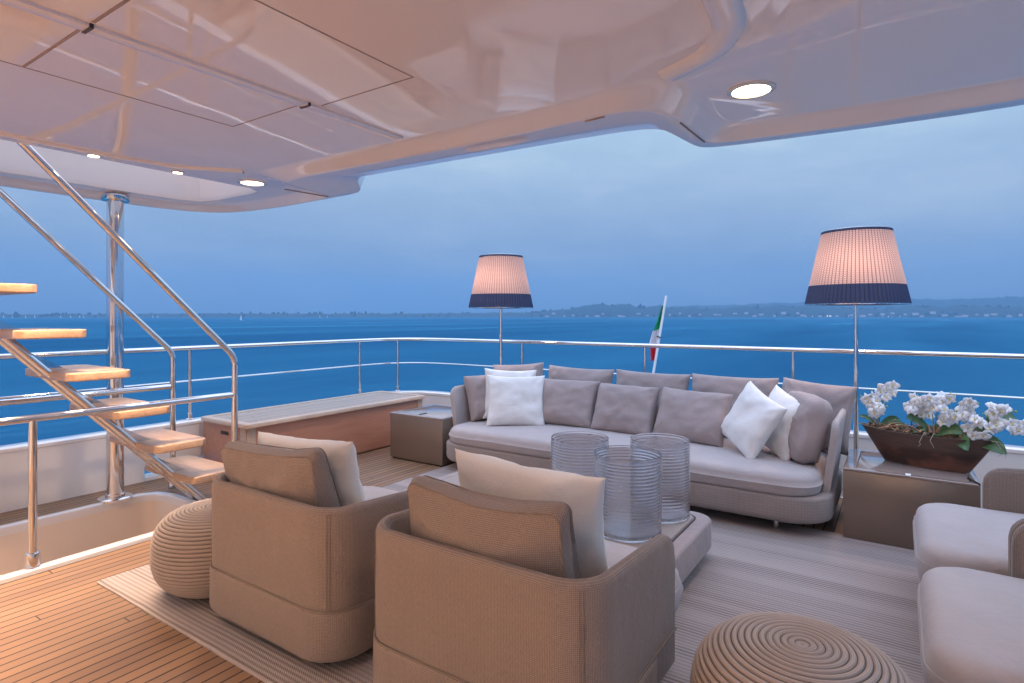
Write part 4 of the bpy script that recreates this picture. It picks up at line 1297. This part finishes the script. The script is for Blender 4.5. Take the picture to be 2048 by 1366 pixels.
for pi, (bx, tips, leaves) in enumerate(plants):
    e = empty('orchid', (.135 + bx * math.cos(R(-15)), 4.68 + bx * math.sin(R(-15)), .4655 + .19), R(-15), label=labels[pi], cat='orchid', group='white orchids in the planter')
    for az, ln, w, rise, droop in leaves:
        b = bmesh.new(); leaf_bm(b, Vector((0, 0, .015)), R(az), ln * 1.15, w * 1.15, droop, rise * 1.15); mk('leaf', b, M['leaf'], e)
    for (tx, ty, tz, nb) in tips:
        T = Vector((tx - bx, ty, tz - .19)); ctrl = Vector((T.x * .25, T.y * .3, T.z * 1.05))
        pts = [Vector((0, 0, 0)) * (1 - t) ** 2 + ctrl * 2 * t * (1 - t) + T * t * t for t in [k / 12 for k in range(13)]]
        end = T + Vector((.035 * (1 if T.x >= 0 else -1), 0, .012))
        b = bmesh.new(); tube(b, pts + [end], .0026, 6, r1=.0014); sm = mk('stem', b, M['stem'], e)
        b = bmesh.new()
        bmesh.ops.create_icosphere(b, subdivisions=2, radius=.008, matrix=Matrix.Translation(end)); bmesh.ops.create_icosphere(b, subdivisions=2, radius=.006, matrix=Matrix.Translation(end + Vector((-.018, .0, .012))))
        mk('bud', b, M['bud'], sm)
        nb = int(nb * 1.2)
        for q in range(nb):
            t = .50 + .5 * (q + .5) / nb; i0 = min(11, int(t * 12)); p = pts[i0].lerp(pts[i0 + 1], t * 12 - i0)
            p = p + Vector((rng.uniform(-.042, .042), -.012 - rng.uniform(0, .03), rng.uniform(-.036, .034)))
            o = bpy.data.objects.new('blossom', bl_meshes[rng.randrange(5)]); col.objects.link(o); o.parent = e
            s_ = rng.uniform(.98, 1.3); o.scale = (s_,) * 3; o.location = p
            o.rotation_euler = (rng.uniform(-.5, .35), rng.uniform(-.6, .6), R(15) + R(rng.uniform(-55, 60)))
            li = bpy.data.objects.new('lip', lipme); col.objects.link(li); li.parent = o
    for q in range(2 if pi in (2, 4) else 0):
        b = bmesh.new(); x = -.02 + .05 * q; s_ = 1 if pi == 2 else 1
        pt = [Vector((x, -.04, .03)), Vector((x - .01, -.10, .045)), Vector((x - .02, -.128, .01))] if pi == 2 else [Vector((.03 + .03 * q, -.02, .03)), Vector((.10 + .02 * q, -.05, .035)), Vector((.125 + .02 * q, -.06, -.0))]
        for k in range(4): pt.append(pt[-1] + Vector((rng.uniform(-.012, .012), -.001, -.013)))
        tube(b, pt, .0025, 5, r1=.0012); mk('aerial_root', b, M['root'], e)

# ================================================================== haze
b = bmesh.new(); box(b, -5800, 5800, -5800, 5800, SEA - 1, 420)
me = bpy.data.materials.new('haze_air'); me.use_nodes = True
nt = NT(me.node_tree); nt.n.clear()
out = nt.node('ShaderNodeOutputMaterial'); v = nt.node('ShaderNodeVolumePrincipled')
HAZE = True
nt.put(v.inputs['Color'], (.31, .56, .82)); nt.put(v.inputs['Density'], .00020); nt.put(v.inputs['Anisotropy'], .2)
nt.l.new(v.outputs[0], out.inputs['Volume'])
if HAZE: tag(mk('haze', b, me, smooth=False, uv=False), 'blue evening haze over the sea', 'haze', kind='stuff')

# ================================================================== sky
w = bpy.data.worlds.new('World'); sc.world = w; w.use_nodes = True
nt = NT(w.node_tree); bg = nt.n['Background']
g = nt.node('ShaderNodeTexCoord').outputs['Generated']
x, y, z = nt.sep(g)
base = nt.ramp(z, [(0.0, (.155, .25, .39)), (.04, (.20, .30, .45)), (.10, (.29, .40, .56)), (.19, (.39, .51, .67)), (.27, (.45, .60, .745)), (.36, (.58, .74, .93)), (.6, (1.15, 1.38, 1.9)), (1.0, (1.7, 1.95, 2.7))])
n1 = nt.noise(nt.mapping(g, (2.2, 2.2, 6.5)), 1.5, 5, .55, .4)
n2 = nt.noise(nt.mapping(g, (4, 4, 16), loc=(3, 1, 2)), 2.2, 5, .6, .6)
cl_ = nt.math('ADD', nt.math('MULTIPLY', n1, .7), nt.math('MULTIPLY', n2, .3))
k = nt.ramp(cl_, [(.35, (.87, .90, .93)), (.5, (.99, 1.0, 1.0)), (.66, (1.20, 1.14, 1.07))])
mm = nt.node('ShaderNodeVectorMath', operation='MULTIPLY'); nt.put(mm.inputs[0], base); nt.put(mm.inputs[1], k)
sky = nt.node('ShaderNodeTexSky', sky_type='NISHITA'); sky.sun_disc = False; sky.sun_elevation = R(1.5); sky.sun_rotation = R(200); sky.altitude = 0
sk = nt.node('ShaderNodeVectorMath', operation='SCALE'); nt.put(sk.inputs[0], sky.outputs[0]); nt.put(sk.inputs[3], .02)
ad = nt.node('ShaderNodeVectorMath', operation='ADD'); nt.put(ad.inputs[0], mm.outputs[0]); nt.put(ad.inputs[1], sk.outputs[0])
nt.put(bg.inputs[0], ad.outputs[0]); nt.put(bg.inputs[1], 1.0)

# ================================================================== camera and render
cam = bpy.data.cameras.new('camera'); co = bpy.data.objects.new('camera', cam); col.objects.link(co)
co.location = (0, 0, 1.45); co.rotation_euler = (R(90), 0, YAW)
cam.sensor_width = 36; cam.lens = 1160 / 2048 * 36; cam.shift_y = -51 / 2048
cam.clip_start = .05; cam.clip_end = 20000
sc.camera = co
sc.view_settings.view_transform = 'Standard'; sc.view_settings.look = 'None'; sc.view_settings.exposure = 0; sc.view_settings.gamma = 1
sc.render.engine = 'CYCLES'
cy = sc.cycles
cy.use_denoising = True
try: cy.denoiser = 'OPENIMAGEDENOISE'
except Exception: pass
cy.max_bounces = 12; cy.diffuse_bounces = 5; cy.glossy_bounces = 5; cy.transmission_bounces = 10; cy.transparent_max_bounces = 8; cy.volume_bounces = 1
cy.sample_clamp_indirect = 3; cy.caustics_refractive = True; cy.caustics_reflective = True; cy.blur_glossy = .2
